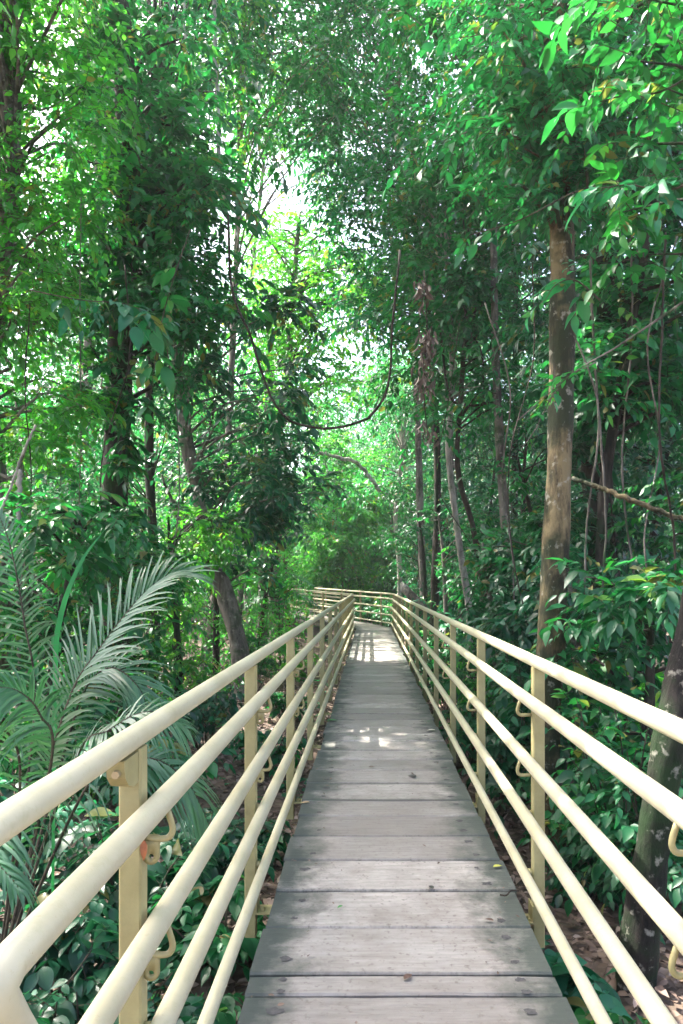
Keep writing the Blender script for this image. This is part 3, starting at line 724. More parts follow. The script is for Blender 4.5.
# -- left edge: sunlit small leaved tree
b0 = base(-10, 9.0)
cl = cloud(rg, 44, (-90, 100), (-60, 330), (8, 11.5), (.45, .8)) + cloud(rg, 22, (-100, 180), (-420, -40), (7, 11), (.6, .9)) + high(rg, 40, (-8.5, -2.2), (.5, 10), (5.0, 10.5), (.7, 1.1)) + shade_clumps(rg, 90) + cloud(rg, 12, (-70, 90), (300, 470), (8.3, 10.5), (.4, .65))  # clumps above the view are added to keep sun off the deck
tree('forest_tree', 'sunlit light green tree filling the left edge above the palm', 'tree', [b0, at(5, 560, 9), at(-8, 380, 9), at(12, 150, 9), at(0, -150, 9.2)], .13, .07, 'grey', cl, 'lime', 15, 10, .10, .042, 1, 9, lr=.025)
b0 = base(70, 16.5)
tree('forest_tree', 'tall pale green tree at upper left behind the thick dark trunk', 'tree', [b0, at(80, 500, 16.5), at(95, 250, 16.5), at(110, -150, 16.8)], .17, .09, 'grey', cloud(rg, 50, (20, 250), (-80, 170), (14.5, 18.5), (.8, 1.2)) + cloud(rg, 26, (40, 300), (-420, -60), (12, 18), (.8, 1.3)), 'lime', 14, 9, .13, .052, 1, 10, lr=.035)  # second cloud: out of view, added as a sun block for the deck
# -- centre: sunlit yellow green tree
b0 = base(262, 22)
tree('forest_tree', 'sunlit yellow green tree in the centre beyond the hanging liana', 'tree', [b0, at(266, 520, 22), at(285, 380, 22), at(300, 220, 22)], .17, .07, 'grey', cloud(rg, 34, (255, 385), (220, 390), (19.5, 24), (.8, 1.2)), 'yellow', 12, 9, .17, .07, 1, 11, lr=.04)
b0 = base(276, 26)
extra_ = cloud(rg, 16, (170, 265), (300, 450), (19, 26), (.7, 1.1))  # clumps added to shade the far deck from the sun
tree('forest_tree', 'thick grey trunk at the left end of the walkway, left of the far railing', 'tree', [b0, at(275, 560, 26), at(268, 470, 26), at(272, 330, 26)], .30, .16, 'grey', extra_ + cloud(rg, 26, (215, 330), (380, 530), (24, 29), (.8, 1.3)), 'far', 12, 9, .17, .065, 1, 12, lr=.04)
b0 = base(399, 28.5)
tree('forest_tree', 'short pale trunk standing just behind the far bend of the railing', 'tree', [b0, at(399, 570, 28.5), at(396, 520, 28.5), at(402, 450, 28.5)], .11, .07, 'pale', cloud(rg, 20, (360, 450), (380, 500), (27, 31), (.7, 1.1)), 'far', 12, 9, .16, .06, 1, 13, lr=.03)

# -- understory trees filling both banks
def filler(px, Yd, h, wid, leaf, leafL, seed, low=.4, lod=1, n=None, rbase=.05, name='understory_tree', label='', group=None, bark='dark', n_spr=11, rhi=1.):
    r2 = np.random.default_rng(seed); b0 = base(px, Yd); x, y, z = b0
    n = n or int(16 + h * 3.6); cl = []
    for k in range(n):
        t = r2.uniform(low, 1); rr = wid * math.sqrt(r2.uniform(.05, 1)) * (1 - .35 * abs(t - .6)); a_ = r2.uniform(0, 2 * math.pi)
        cl.append((x + rr * math.cos(a_), y + rr * math.sin(a_), z + h * t, r2.uniform(.16, .26) * (h * .35 + wid * .6) * .55 + .2))
    lean = r2.normal(0, .1 * h, 2)
    return tree(name, label, 'tree', [b0, b0 + (lean[0] * .2, lean[1] * .2, h * .35), b0 + (lean[0] * .6, lean[1] * .6, h * .7), b0 + (lean[0], lean[1], h * .97)],
                rbase + .008 * h, .02, bark, cl, leaf, n_spr, 8, leafL, leafL * .38, lod, seed, group, lr=.018, dp=.4)
ordn = ['first', 'second', 'third', 'fourth', 'fifth', 'sixth', 'seventh', 'eighth', 'ninth', 'tenth', 'eleventh', 'twelfth', 'thirteenth', 'fourteenth', 'fifteenth', 'sixteenth', 'seventeenth', 'eighteenth']
def spread(side, rows, group, what, leaves):
    k = 0
    for (px, Yd, h, wid) in rows:
        lf, ln, word = leaves[k % len(leaves)]
        filler(px, Yd, h, wid, lf, ln, 300 + side * 50 + k, low=.12, label=f'{word} young tree, {ordn[k]} nearest on the {"left" if side == 0 else "right"} bank', group=group, bark=['dark', 'grey', 'vine'][k % 3])
        k += 1
spread(0, [(40, 7.5, 3.4, 1.0), (-30, 8.5, 4.5, 1.2), (95, 9.2, 3.2, 1.0), (180, 11.5, 3.6, .9), (30, 12, 6.0, 1.5), (130, 15, 5.5, 1.6), (215, 17, 5.5, 1.5), (70, 18, 8, 2.0), (255, 19, 4.5, 1.2), (170, 21, 9, 2.2), (235, 24, 9, 2.0), (290, 29, 5, 1.5), (110, 26, 12, 2.6), (205, 31, 13, 2.8)],
       'young trees on the left bank', '', [('emerald', .13, 'leafy'), ('lime', .11, 'light green'), ('emerald', .12, 'dense green'), ('lime', .11, 'pale green'), ('emerald', .13, 'bushy green')])
spread(1, [(640, 6.2, 2.6, .8), (585, 8.0, 3.0, .9), (700, 8.2, 4.2, 1.1), (535, 9.5, 3.4, .9), (500, 11, 3.4, .9), (560, 12.5, 5.0, 1.2), (640, 13, 6.0, 1.5), (450, 15.5, 4.2, 1.0), (520, 16, 6.0, 1.4), (430, 19, 4.5, 1.0), (600, 18, 8.0, 2.0), (480, 21.5, 7.0, 1.6), (420, 26, 6, 1.5), (545, 25, 11, 2.5), (455, 28, 10, 2.2), (660, 22, 11, 2.6)],
       'young trees on the right bank', '', [('emerald', .13, 'mid green'), ('dark', .14, 'dark leaved'), ('emerald', .12, 'bushy green'), ('dark', .12, 'dense dark'), ('broad', .15, 'glossy leaved')])
# -- far trees closing the view, each a tree of its own
far = [(-60, 36, 17, 3.6), (20, 40, 19, 4), (95, 37, 17, 3.6), (160, 43, 18, 3.8), (225, 39, 13.5, 3.2), (285, 45, 14, 3.4), (348, 37, 9.5, 2.4), (345, 50, 17, 3.8), (385, 41, 14, 3.2), (430, 46, 19, 3.8), (470, 38, 17, 3.4), (530, 44, 20, 4), (590, 38, 18, 3.8), (650, 43, 20, 4), (720, 38, 18, 3.8)]
for k, (px, Yd, h, wd) in enumerate(far):
    filler(px, Yd, h, wd, 'far' if k not in (4, 5, 6) else 'lime', .24, 500 + k, low=.05, lod=0, n=95, rbase=.12, name='forest_tree', n_spr=15,
           label=f'distant tree, {ordn[k]} from the left in the far row closing the view', group='far trees closing the view', bark='grey')
# far-off wood behind them, one mass
mb = MB(); r2 = np.random.default_rng(77)
cl = []
for k in range(620):
    a_ = r2.uniform(-.75, .75); d_ = r2.uniform(56, 80); x, y = d_ * math.sin(a_), d_ * math.cos(a_)
    cl.append((x, y, G(x, y) + r2.uniform(0, 1) ** 1.0 * 17 * (1 - .35 * math.exp(-((a_ + .12) / .12) ** 2)), r2.uniform(1.5, 2.6)))
crown(mb, cl, 16, 8, .5, .24, r2, 0, .3, .25, 0)
tag(mb.build('distant_wood', LEAF['far']), 'far off wood behind the last trees', 'wood', kind='stuff')

# ------------------------------------------------------------------ shrubs, palms, lianas
def shrub(px, Yd, h, wid, leaf, leafL, leafW, seed, label, group, n=9, n_spr=6, K=7, lod=2, x=None, ang=55):
    r2 = np.random.default_rng(seed)
    b0 = base(px, Yd, -.02) if x is None else np.array([x, Yd, G(x, Yd) - .02])
    root = empty('shrub', tuple(b0), label, 'shrub', group)
    sm = MB(); fm = MB()
    for k in range(n):
        a_ = r2.uniform(0, 2 * math.pi); rr = wid * r2.uniform(.2, 1)
        tip = b0 + (rr * math.cos(a_), rr * math.sin(a_), h * r2.uniform(.45, 1))
        pts = curve([b0 + r2.normal(0, .03, 3) * (1, 1, 0), (b0 + tip) / 2 + (0, 0, .12 * h) + r2.normal(0, .04, 3), tip], 8)
        if not keep_mask(pts).all(): continue
        sm.tube(pts, np.linspace(.009, .003, 8), 5, cap=False)
        A = np.repeat(pts[3:], 2, axis=0)[:n_spr + 2]; m_ = len(A)
        az = r2.uniform(0, 6.28, m_); el = r2.normal(.3, .35, m_)
        Dr = np.stack([np.cos(az) * np.cos(el), np.sin(az) * np.cos(el), np.sin(el)], -1)
        sprays(fm, A, Dr, r2.uniform(.5, 1, m_) * (.14 + .22 * h), K, leafL, leafW, r2, lod, .4, .3, .0025, ang=ang)
    if sm.n: part(sm, 'stem', BARK['twig'], root)
    if fm.n: part(fm, 'foliage', [LEAF[leaf], BARK['twig']], root)
    return root
k = 0
SG = 'shrubs on the left bank'
for (px, Yd, h, wid, leaf, L_, lab) in [
    (110, 2.8, .6, .4, 'broad', .10, 'low dark broad leaved shrub below the near left post'),
    (95, 2.9, .7, .5, 'emerald', .09, 'dark broad leaved shrub at the bottom left under the railing'),
    (15, 3.0, .7, .5, 'dark', .10, 'dark shrub in the bottom left corner'),
    (215, 4.2, .5, .5, 'broad', .10, 'low green shrub below the second left post'),
    (130, 4.6, .9, .6, 'dark', .12, 'dark shrub behind the near left post'),
    (20, 5.2, 1.3, .7, 'broad', .14, 'leafy shrub behind the palm at the left edge'),
    (235, 6.0, .5, .55, 'dark', .09, 'low shrub beside the second left post, farther back'),
    (150, 6.8, 1.3, .7, 'emerald', .12, 'star leaved green shrub beside the dark trunk on the left'),
    (255, 8.5, .6, .6, 'emerald', .09, 'small green shrub beside the third left post'),
    (205, 9.0, 1.1, .8, 'dark', .11, 'shrub below the leaning grey trunk on the left'),
    (285, 12.5, .7, .7, 'emerald', .09, 'green shrub hugging the left railing halfway along'),
    (225, 12.0, 1.2, .9, 'dark', .11, 'dark shrub at the foot of the leaning grey trunk'),
    (60, 3.9, .7, .5, 'dark', .10, 'dark low shrub under the large feather palm'),
    (190, 3.5, .45, .4, 'emerald', .08, 'small leaved low plant between the first two left posts'),
    (140, 3.3, .5, .4, 'dark', .09, 'low dark shrub close behind the near left post'),
    (210, 5.2, .6, .5, 'dark', .09, 'low dark shrub left of the second left post'),
    (290, 17.5, .9, .9, 'lime', .10, 'bright shrub near the far end of the left railing'),
    (255, 16.5, 1.5, 1.0, 'emerald', .12, 'tall green shrub left of the far railing'),
    (289, 22.5, 2.5, .75, 'lime', .11, 'light green shrub below the far railing bend')]:
    shrub(px, Yd, h, wid, leaf, L_, L_ * .45, 700 + k, lab, SG, n=12, lod=2 if Yd < 8 else 1); k += 1
SG = 'shrubs on the right bank'
for (px, Yd, h, wid, leaf, L_, lab) in [
    (650, 3.0, .5, .3, 'emerald', .12, 'bright green seedling in the bottom right corner by the leaning trunk'),
    (568, 3.6, .5, .25, 'broad', .12, 'dark long leaved shrub under the right railing, left of the leaning trunk'),
    (648, 4.8, 1.3, .38, 'broad', .10, 'big leaved pale shrub between the tan and the leaning trunk'),
    (622, 5.4, 1.7, .42, 'emerald', .10, 'broad leaved shrub just right of the tan trunk'),
    (592, 5.6, .5, .35, 'dark', .09, 'dark shrub right of the foot of the tan trunk'),
    (690, 5.2, 1.4, .6, 'emerald', .13, 'green shrub at the right edge behind the leaning trunk'),
    (500, 7.0, .9, .6, 'dark', .11, 'dark shrub behind the second right post'),
    (525, 7.6, 1.8, .8, 'broad', .11, 'tall broad leaved shrub left of the tan trunk'),
    (620, 7.4, 1.9, .8, 'lime', .10, 'tall leafy shrub below the dark vine wrapped trunk'),
    (470, 9.5, 1.0, .7, 'emerald', .11, 'green shrub behind the third right post'),
    (495, 10.2, 1.9, .9, 'lime', .10, 'tall shrub with layered leaves behind the middle of the right railing'),
    (445, 13.0, 1.1, .8, 'emerald', .11, 'green shrub behind the right railing, before the slim pale trunk'),
    (470, 15.0, 2.0, 1.0, 'broad', .14, 'tall shrub behind the slim pale trunk'),
    (425, 18.5, 1.3, .9, 'emerald', .12, 'green shrub by the far part of the right railing'),
    (440, 22.0, 2.0, 1.2, 'emerald', .13, 'tall shrub behind the far bend on the right'),
    (385, 30.0, 1.8, 1.4, 'emerald', .15, 'green shrub seen through the rails of the far bend'),
    (350, 34.0, 1.8, 1.4, 'far', .15, 'pale green shrub above the far corner of the railing')]:
    shrub(px, Yd, h, wid, leaf, L_, L_ * .42, 700 + k, lab, SG, n=13, lod=2 if Yd < 8 else 1); k += 1

def frond(mb, ctrl, n, leafL, leafW, rng, rach=.012, droop=.5, up=None, tilt=0., rlo=.2, rhi=.9, start=.16, a0=58, tipl=.2):
    """pinnate palm frond: rachis through ctrl with two rows of narrow leaflets"""
    p = curve(ctrl, 40); mb.tube(p, np.linspace(rach, rach * .25, 40), 6, mat=1)
    u = np.linspace(start, 1, n); idx = u * 39; i0 = np.clip(idx.astype(int), 0, 38); fr_ = (idx - i0)[:, None]
    C = p[i0] * (1 - fr_) + p[i0 + 1] * fr_; tg = unit(p[i0 + 1] - p[i0])
    U = np.array([0, 0, 1.0]) if up is None else np.asarray(up, float)
    side = unit(np.cross(tg, U)); nn = np.cross(side, tg)
    prof = np.clip(np.sin(math.pi * np.clip((u - start) / (1 - start), 0, 1) ** .8 * .86 + .28), tipl, 1)
    for sg in (-1, 1):
        a_ = R(a0) - R(a0 * .6) * u ** 2 + rng.normal(0, .075, n)
        D = tg * np.cos(a_)[:, None] + sg * side * np.sin(a_)[:, None] + nn * (.22 + rng.normal(0, .05, n))[:, None]
        Ln = leafL * prof * rng.uniform(.9, 1.06, n)
        D = unit(D); S = unit(np.cross(D, nn)); N2 = np.cross(S, D)
        # blade with six stations, folded along the midrib and drooping at the tip
        ts = np.array([0, .08, .3, .55, .8, 1.0]); ws = np.array([.3, .8, 1, .85, .5, .02])
        dr = droop * rng.uniform(.6, 1.4, n)
        M = C[:, None] + (Ln[:, None] * ts)[..., None] * D[:, None]
        M = M + np.array([0, 0, -1.0]) * (dr[:, None] * Ln[:, None] * ts ** 2.2)[..., None]
        Wd = leafW * ws[None] * np.ones((n, 1))
        A_ = M + (Wd / 2)[..., None] * S[:, None] + (Wd * .12)[..., None] * N2[:, None]; B_ = M - (Wd / 2)[..., None] * S[:, None] + (Wd * .12)[..., None] * N2[:, None]
        V = np.concatenate([M, A_, B_], 1); q = []
        for k_ in range(5): q += [(k_, k_ + 1, 7 + k_, 6 + k_), (k_ + 1, k_, 12 + k_, 13 + k_)]
        q = np.array(q); rn = np.repeat(np.clip(rng.normal(.5, .2, n), rlo, rhi), 18)
        kk = keep_mask(M[:, 3]) & (rng.random(n) > .05)
        V = V[kk]; rn = rn.reshape(n, 18)[kk].ravel(); nk = len(V)
        if nk: mb.add(V.reshape(-1, 3), [(q[None] + np.arange(nk)[:, None, None] * 18).reshape(-1, 4)], 0, rn)
def palm(label, b0, fronds, group=None, leaf='palm', rach=.012):
    root = empty('palm', tuple(b0), label, 'palm', group)
    for k_, (ctrl, n, L_, W_, kw) in enumerate(fronds):
        mb = MB(); frond(mb, ctrl, n, L_, W_, np.random.default_rng(900 + k_), rach, **kw)
        part(mb, 'frond', [LEAF[leaf], BARK['twig']], root)
    mb = MB(); mb.tube(curve([b0 - (0, 0, .1), b0 + (0, 0, .15), b0 + (.02, 0, .3)], 6), [.06, .05, .035], 8) if False else mb.tube(np.array([b0 - (0, 0, .1), b0 + (0, 0, .12), b0 + (.01, 0, .28)]), np.array([.06, .05, .03]), 8)
    part(mb, 'stem', BARK['moss'], root)
    return root
pb = np.array([-2.05, 3.7, G(-2.05, 3.7)])
P_ = lambda px, py, Yd: at(px, py, Yd)
UPC = (-.35, -.75, .55)
palm('large grey green feather palm at the left behind the railing', pb, [
    ([pb + (0, 0, .2), P_(45, 790, 3.7), P_(55, 742, 3.7), P_(75, 685, 3.72), P_(97, 652, 3.75), P_(134, 604, 3.8), P_(163, 578, 3.85), P_(184, 573, 3.9)], 58, .42, .017, dict(droop=.28, up=UPC, a0=50, tipl=.5)),
    ([pb + (0, 0, .2), P_(34, 720, 4.1), P_(24, 620, 4.15), P_(10, 545, 4.2), P_(-8, 500, 4.3)], 46, .30, .013, dict(droop=.35, up=(0, -.9, .3))),
    ([pb + (0, 0, .2), P_(62, 760, 3.95), P_(85, 690, 4.0), P_(112, 668, 4.0), P_(140, 690, 4.0), P_(152, 730, 4.0)], 50, .36, .016, dict(droop=.5, up=(.2, -.6, .7))),
    ([pb + (0, 0, .2), P_(70, 770, 3.4), P_(110, 730, 3.3), P_(150, 712, 3.3), P_(190, 730, 3.35)], 44, .30, .015, dict(droop=.7, up=(0, -.4, .9))),
    ([pb + (0, 0, .2), P_(85, 790, 3.5), P_(140, 758, 3.6), P_(185, 780, 3.7), P_(218, 845, 3.8)], 50, .34, .016, dict(droop=.75, up=(.2, -.5, .8))),
    ([pb + (0, 0, .2), P_(20, 770, 3.4), P_(-20, 720, 3.2), P_(-70, 700, 3.1)], 40, .36, .016, dict(droop=.7)),
    ([pb + (0, 0, .2), P_(20, 830, 3.2), P_(-5, 820, 3.0), P_(-10, 850, 2.8), P_(20, 890, 2.7)], 34, .28, .018, dict(droop=.8)),
    ([pb + (0, 0, .2), P_(50, 770, 3.3), P_(40, 715, 3.2), P_(15, 690, 3.1), P_(-20, 690, 3.0)], 44, .34, .016, dict(droop=.6, up=(.2, -.6, .7)))], rach=.009)
# grass-like upright blade frond
mb = MB(); g0 = np.array([at(52, 700, 4.3)[0], 4.3, G(at(52, 700, 4.3)[0], 4.3)])
rt = empty('strap_leaf_plant', tuple(g0), 'single long upright bright green strap leaf left of the big palm frond', 'plant')
pts = curve([g0, at(55, 690, 4.3), at(60, 620, 4.3), at(80, 565, 4.3), at(105, 530, 4.3)], 20); wv = np.sin(np.linspace(.25, math.pi, 20)) * .015 + .002
V = np.concatenate([pts - np.stack([wv, 0 * wv, 0 * wv - .006], -1), pts, pts + np.stack([wv, 0 * wv, 0 * wv + .006], -1)])
i = np.arange(19); mb.add(V, [np.concatenate([np.stack([i, i + 1, 21 + i, 20 + i], -1), np.stack([20 + i, 21 + i, 41 + i, 40 + i], -1)])], 0, .55)
part(mb, 'blade', LEAF['emerald'], rt)
# ferny palms by the far left railing
pb = base(280, 20.0, 0)
palm('small bright fern palm beside the far end of the left railing', pb, [([pb + (0, 0, .2), at(px0, 600, 20), at(px1, py1, 19.5), at(px2, py2, 19)], 30, .55, .035, dict(droop=.6)) for px0, px1, py1, px2, py2 in [(285, 295, 592, 318, 606), (276, 268, 592, 245, 608), (280, 290, 575, 312, 585), (278, 268, 578, 240, 585)]], leaf='emerald')
pb = base(330, 38.0, 0)
palm('round dark feather palm in the distance above the far railing corner', pb, [([pb + (0, 0, .5), at(330, 570, 38), at(330 + 16 * math.cos(a_), 548 - 10 * math.sin(a_), 38 + 1.5 * math.sin(a_ * 2)), at(330 + 32 * math.cos(a_), 565 - 18 * math.sin(a_), 38 + 3 * math.sin(a_ * 2))], 26, .9, .06, dict(droop=.6)) for a_ in np.linspace(-.3, 3.4, 9)], leaf='far')

def liana(label, ctrl, r_, bark='vine', n=40, name='liana', leaves=None, group=None):
    mb = MB(); p = curve(ctrl, n); rng_ = np.random.default_rng(int(abs(ctrl[0][0]) * 97) + 5)
    p[1:-1] += rng_.normal(0, r_ * .22, (n - 2, 3)); mb.tube(p, r_ * (1 + rng_.normal(0, .08, n)), 7)
    root = mb.build(name, BARK[bark], loc=tuple(p[0])); tag(root, label, 'vine', group)
    return root
liana('long dark liana hanging in a sagging loop across the middle of the view', [at(228, 215, 9.5), at(232, 290, 9.5), at(250, 335, 9.5), at(270, 395, 9.5), at(292, 422, 9.5), at(330, 428, 9.5), at(368, 418, 9.5), at(388, 385, 9.5), at(392, 330, 9.5), at(400, 250, 9.5)], .017)
liana('short dark liana loop at the right of the sagging one', [at(440, 330, 13), at(450, 395, 13), at(468, 405, 13), at(488, 400, 13), at(496, 370, 13), at(490, 330, 13)], .022)
liana('pale straight aerial stem hanging at the top left', [at(214, -60, 13), at(215, 50, 13), at(218, 110, 13), at(219, 165, 13)], .035, 'pale')
liana('thin pale hooked vine left of the straight aerial stem', [at(186, -20, 12.5), at(184, 25, 12.5), at(188, 45, 12.5), at(194, 48, 12.5)], .02, 'pale')
liana('thin crooked vine hanging beside the short loop on the right', [at(462, 300, 13), at(470, 330, 13), at(482, 355, 13), at(484, 400, 13)], .018)
liana('long thin pale vine hanging at the far right in front of the dark trunk', [at(628, 180, 8.5), at(632, 330, 8.5), at(622, 470, 8.5), at(640, 620, 8.5), at(645, 700, 8.5)], .012, 'grey')
liana('thin brown vine dangling right of the tan trunk', [at(590, 260, 8), at(596, 380, 8), at(606, 520, 8), at(600, 640, 8), at(612, 740, 8)], .012, 'grey')
liana('slanting pale stick leaning at the left edge', [at(-4, 520, 6), at(10, 490, 6), at(22, 455, 6), at(36, 425, 6)], .010, 'pale', name='stick')
liana('knotty pale stem standing upright at the left edge', [base(19, 8), at(18, 600, 8), at(19, 500, 8), at(20, 470, 8)], .028, 'pale', name='stick')
liana('mossy broken branch slanting across at the right behind the tan trunk', [at(572, 478, 7.6), at(600, 488, 7.4), at(630, 500, 7.2), at(690, 522, 7.0)], .026, 'tan', name='branch')
liana('dead pale branch forking in the distance at the centre', [at(302, 448, 26), at(340, 458, 26), at(356, 462, 26), at(372, 480, 26), at(380, 492, 26)], .07, 'pale', name='branch')
for side_, rows_ in (('right', [(452, 11), (505, 9.5), (530, 8.2), (583, 7.4), (615, 9.0), (650, 7.8), (668, 6.6)]), ('left', [(28, 8.2), (75, 9.4), (105, 8.8), (168, 10.5), (232, 15)])):
    for k, (px, Yd) in enumerate(rows_):
        r2 = np.random.default_rng(px); y0 = r2.uniform(150, 330); q = [at(px + r2.normal(0, 16), y0, Yd)]
        for f_ in (.25, .5, .75, 1.0): q.append(at(px + r2.normal(0, 12), y0 + (650 - y0) * f_, Yd + r2.normal(0, .2)))
        liana(f'thin hanging vine, {ordn[k]} from the left among those behind the {side_} railing', q, r2.uniform(.006, .011), 'grey' if k % 2 else 'vine', group='thin hanging vines')
# foreground branch with young leaves reaching in from the right
mb = MB(); p = curve([at(700, 290, 5.0), at(660, 318, 5.0), at(615, 348, 5.0), at(575, 372, 5.0), at(518, 420, 5.0)], 24); mb.tube(p, np.linspace(.011, .003, 24), 6)
p2 = curve([at(596, 362, 5), at(560, 384, 5), at(535, 430, 5), at(520, 450, 5)], 12); mb.tube(p2, np.linspace(.006, .002, 12), 5)
br = mb.build('branch', BARK['grey'], loc=tuple(p[0])); tag(br, 'thin bare branch with light young leaves reaching in front of the tan trunk', 'branch')
mb = MB(); r2 = np.random.default_rng(41)
A = np.vstack([p[15:], p2[4:], p2[4:]]); m_ = len(A); Dr = unit(np.stack([-np.abs(r2.normal(.6, .4, m_)), r2.normal(0, .5, m_), r2.normal(.1, .4, m_)], -1))
sprays(mb, A, Dr, r2.uniform(.10, .2, m_), 4, .085, .034, r2, 2, .3, .25, .002, rlo=.4)
o = part(mb, 'foliage', [LEAF['emerald'], BARK['twig']], br)
# big light leaves at the upper right
for k, (ctrl, lab, L_, cnt) in enumerate([
    ([at(700, 70, 4.6), at(660, 92, 4.6), at(625, 95, 4.6), at(590, 105, 4.6)], 'twig of large light green leaves near the top right', .14, 9),
    ([at(710, 175, 4.4), at(668, 190, 4.4), at(630, 185, 4.4), at(602, 188, 4.4)], 'twig of pale silvery leaves right of the tan trunk top', .12, 9),
    ([at(700, 165, 5.5), at(640, 178, 5.5), at(580, 190, 5.5), at(520, 220, 5.5), at(470, 235, 5.5)], 'long brown twig with drooping leaves crossing before the upper right foliage', .10, 10),
    ([at(600, 300, 5.6), at(575, 280, 5.6), at(556, 285, 5.6), at(545, 300, 5.6)], 'pale drooping leaves hanging in front of the tan trunk', .12, 6),
    ([at(30, 290, 7.5), at(80, 300, 7.3), at(130, 305, 7.2), at(160, 325, 7.2)], 'leafy twig with drooping green leaves in front of the thick dark trunk', .16, 12),
    ([at(190, 230, 8), at(170, 290, 7.8), at(158, 340, 7.7), at(150, 400, 7.7)], 'hanging twig of pointed light leaves right of the thick dark trunk', .16, 12)]):
    mb = MB(); p = curve(ctrl, 16); mb.tube(p, np.linspace(.008, .003, 16), 6)
    br = mb.build('branch', BARK['twig'], loc=tuple(p[0])); tag(br, lab, 'branch', 'leafy foreground twigs')
    mb = MB(); r2 = np.random.default_rng(60 + k); A = p[np.linspace(3, 15, cnt).astype(int)]
    d0 = unit(p[-1] - p[0]); Dr = unit(d0 * .7 + r2.normal(0, .55, (cnt, 3)) + (0, 0, -.1))
    sprays(mb, A, Dr, r2.uniform(.12, .28, cnt), 5, L_, L_ * .4, r2, 2, .35, .3, .003, rlo=.3)
    part(mb, 'foliage', [LEAF['broad' if k in (1, 3, 4) else 'emerald'], BARK['twig']], br)
# hanging dead leaf cluster
mb = MB(); p = curve([at(424, 270, 9.5), at(427, 330, 9.5), at(424, 390, 9.5), at(428, 440, 9.5)], 20); mb.tube(p, .008, 5, mat=1)
r2 = np.random.default_rng(8); n_ = 190
t = np.concatenate([r2.uniform(.1, .22, 40), r2.uniform(.38, .5, 70), r2.uniform(.5, .72, 60), r2.uniform(.94, 1, 20)]); ii = (t * 19).astype(int)
O = p[ii] + r2.normal(0, .06, (n_, 3)); D = unit(np.stack([r2.normal(0, .35, n_), r2.normal(0, .35, n_), -np.ones(n_)], -1))
add_leaves(mb, O, D, r2.normal(0, 1, (n_, 3)), r2.uniform(.08, .18, n_), r2.uniform(.025, .055, n_), r2.random(n_), 2, droop=.5, fold=.9)
o = mb.build('dead_leaf_cluster', [M_DEAD, BARK['vine']], loc=tuple(p[0])); tag(o, 'string of brown withered leaves hanging right of the liana loop', 'dead leaves')
# broken leaning log behind the far right railing
mb = MB(); a_, b_ = at(405, 589, 19), at(440, 628, 18.4)
mb.tube(curve([b_ + (b_ - a_) * .8, b_, a_ * .5 + b_ * .5 + (0, 0, .03), a_], 14), np.linspace(.17, .11, 14), 10, rough=.08, rng=r2)
o = mb.build('broken_log', BARK['grey'], loc=tuple(b_)); tag(o, 'leaning broken log with a pale end behind the far right railing', 'log')
mb = MB(); dl = unit(a_ - b_); mb.tube([a_ - dl * .1, a_ + dl * .02, a_ + dl * .16 + (0, 0, .05)], [.112, .114, .05], 10); e = mb.build('broken_end', BARK['pale'], loc=tuple(b_)); e.location = (0, 0, 0); e.parent = o

# ------------------------------------------------------------------ litter and ground cover
r2 = np.random.default_rng(99); n_ = 36000
x = r2.uniform(-6, 6, n_); y = 1.3 + 21 * r2.random(n_) ** 1.4
O = np.stack([x, y, gz(x, y) + r2.uniform(.005, .05, n_)], -1); az = r2.uniform(0, 6.28, n_)
D = np.stack([np.cos(az), np.sin(az), r2.normal(0, .25, n_)], -1); U = np.array([0, 0, 1.0]) + r2.normal(0, .35, (n_, 3))
Ln = r2.uniform(.035, .115, n_)
mb = MB(); add_leaves(mb, O, unit(D), U, Ln, Ln * r2.uniform(.35, .6, n_), r2.random(n_), 1, droop=r2.uniform(-.3, .6, n_), fold=.6, filt=False)
tag(mb.build('leaf_litter', M_LITTER), 'brown dead leaves covering the forest floor', 'leaf litter', kind='stuff')
nd_ = 260; sd_ = np.where(r2.random(nd_) < .5, -1, 1); x = sd_ * (.60 - np.abs(r2.normal(0, .22, nd_))); y = 2.2 + 23 * r2.random(nd_) ** 1.3
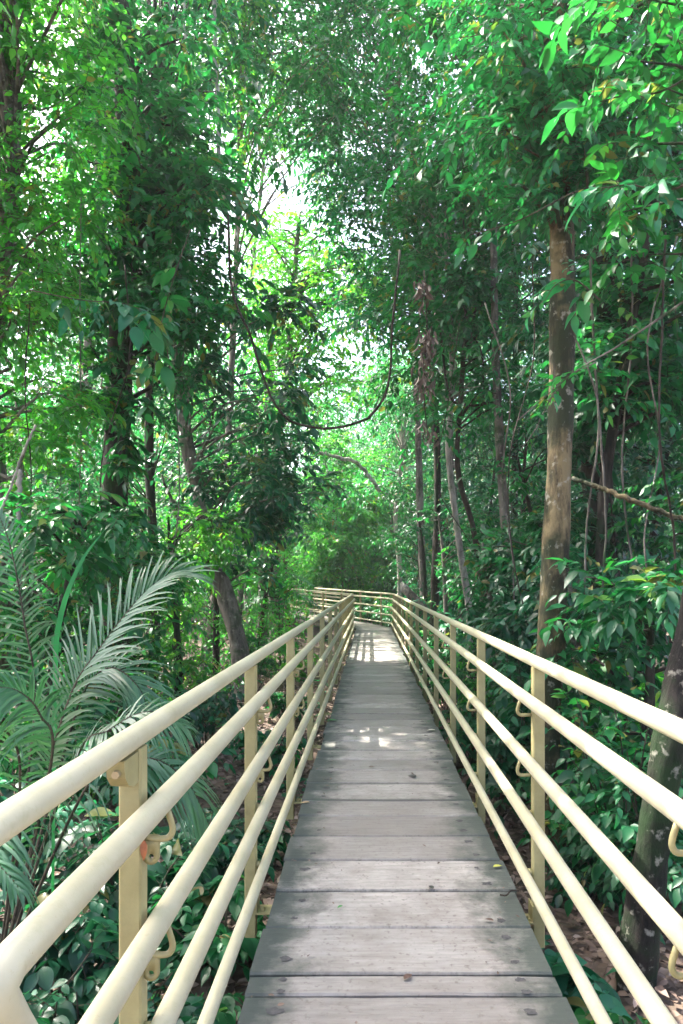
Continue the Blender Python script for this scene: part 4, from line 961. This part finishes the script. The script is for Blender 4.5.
az = r2.uniform(0, 6.28, nd_); Ln = r2.uniform(.008, .03, nd_); mb = MB()
add_leaves(mb, np.stack([x, y, np.full(nd_, .009)], -1), np.stack([np.cos(az), np.sin(az), r2.normal(0, .08, nd_)], -1), np.array([0, 0, 1.0]) + r2.normal(0, .2, (nd_, 3)), Ln, Ln * r2.uniform(.25, .6, nd_), r2.random(nd_) * .6, 1, droop=r2.uniform(-.2, .4, nd_), filt=False)
tag(mb.build('leaf_debris', M_LITTER), 'small dark leaf crumbs scattered on the boards', 'leaf debris', kind='stuff')
n_ = 2600; x = r2.uniform(-9, 9, n_); y = 1.6 + 26 * r2.random(n_) ** 1.2
k = (np.abs(x) > .85) & (np.sin(x * 2.1 + y * 1.3) + np.sin(x * 1.1 - y * .8 + 2) + r2.normal(0, .8, n_) > .15)
x, y = x[k], y[k]; n_ = len(x)
A = np.stack([x, y, gz(x, y)], -1); az = r2.uniform(0, 6.28, n_); Dr = unit(np.stack([np.cos(az) * .6, np.sin(az) * .6, np.ones(n_)], -1))
mb = MB(); sprays(mb, A, Dr, r2.uniform(.12, .38, n_), 7, .10, .042, r2, 1, .3, .3, .003, ang=70)
tag(mb.build('ground_cover', [LEAF['broad'], BARK['twig']]), 'low green seedlings spread over the forest floor', 'seedlings', kind='stuff')
# ------------------------------------------------------------------ humid air
HZ = 0.0007
m = bpy.data.materials.new('humid_air'); m.use_nodes = True; N, L = m.node_tree.nodes, m.node_tree.links
N.remove(N['Principled BSDF']); pv = N.new('ShaderNodeVolumePrincipled'); pv.inputs['Color'].default_value = (.93, .97, 1.0, 1)
pv.inputs['Density'].default_value = HZ; pv.inputs['Anisotropy'].default_value = .35
L.new(pv.outputs[0], N['Material Output'].inputs['Volume'])
mb = MB(); mb.box((-440, -310, -6), (440, 545, 34)); hz = mb.build('haze', m, smooth=False); tag(hz, 'thin humid forest air', 'haze', kind='stuff')
scene.cycles.volume_bounces = 1
print('verts', sum(len(o.data.vertices) for o in bpy.data.objects if o.type == 'MESH'))
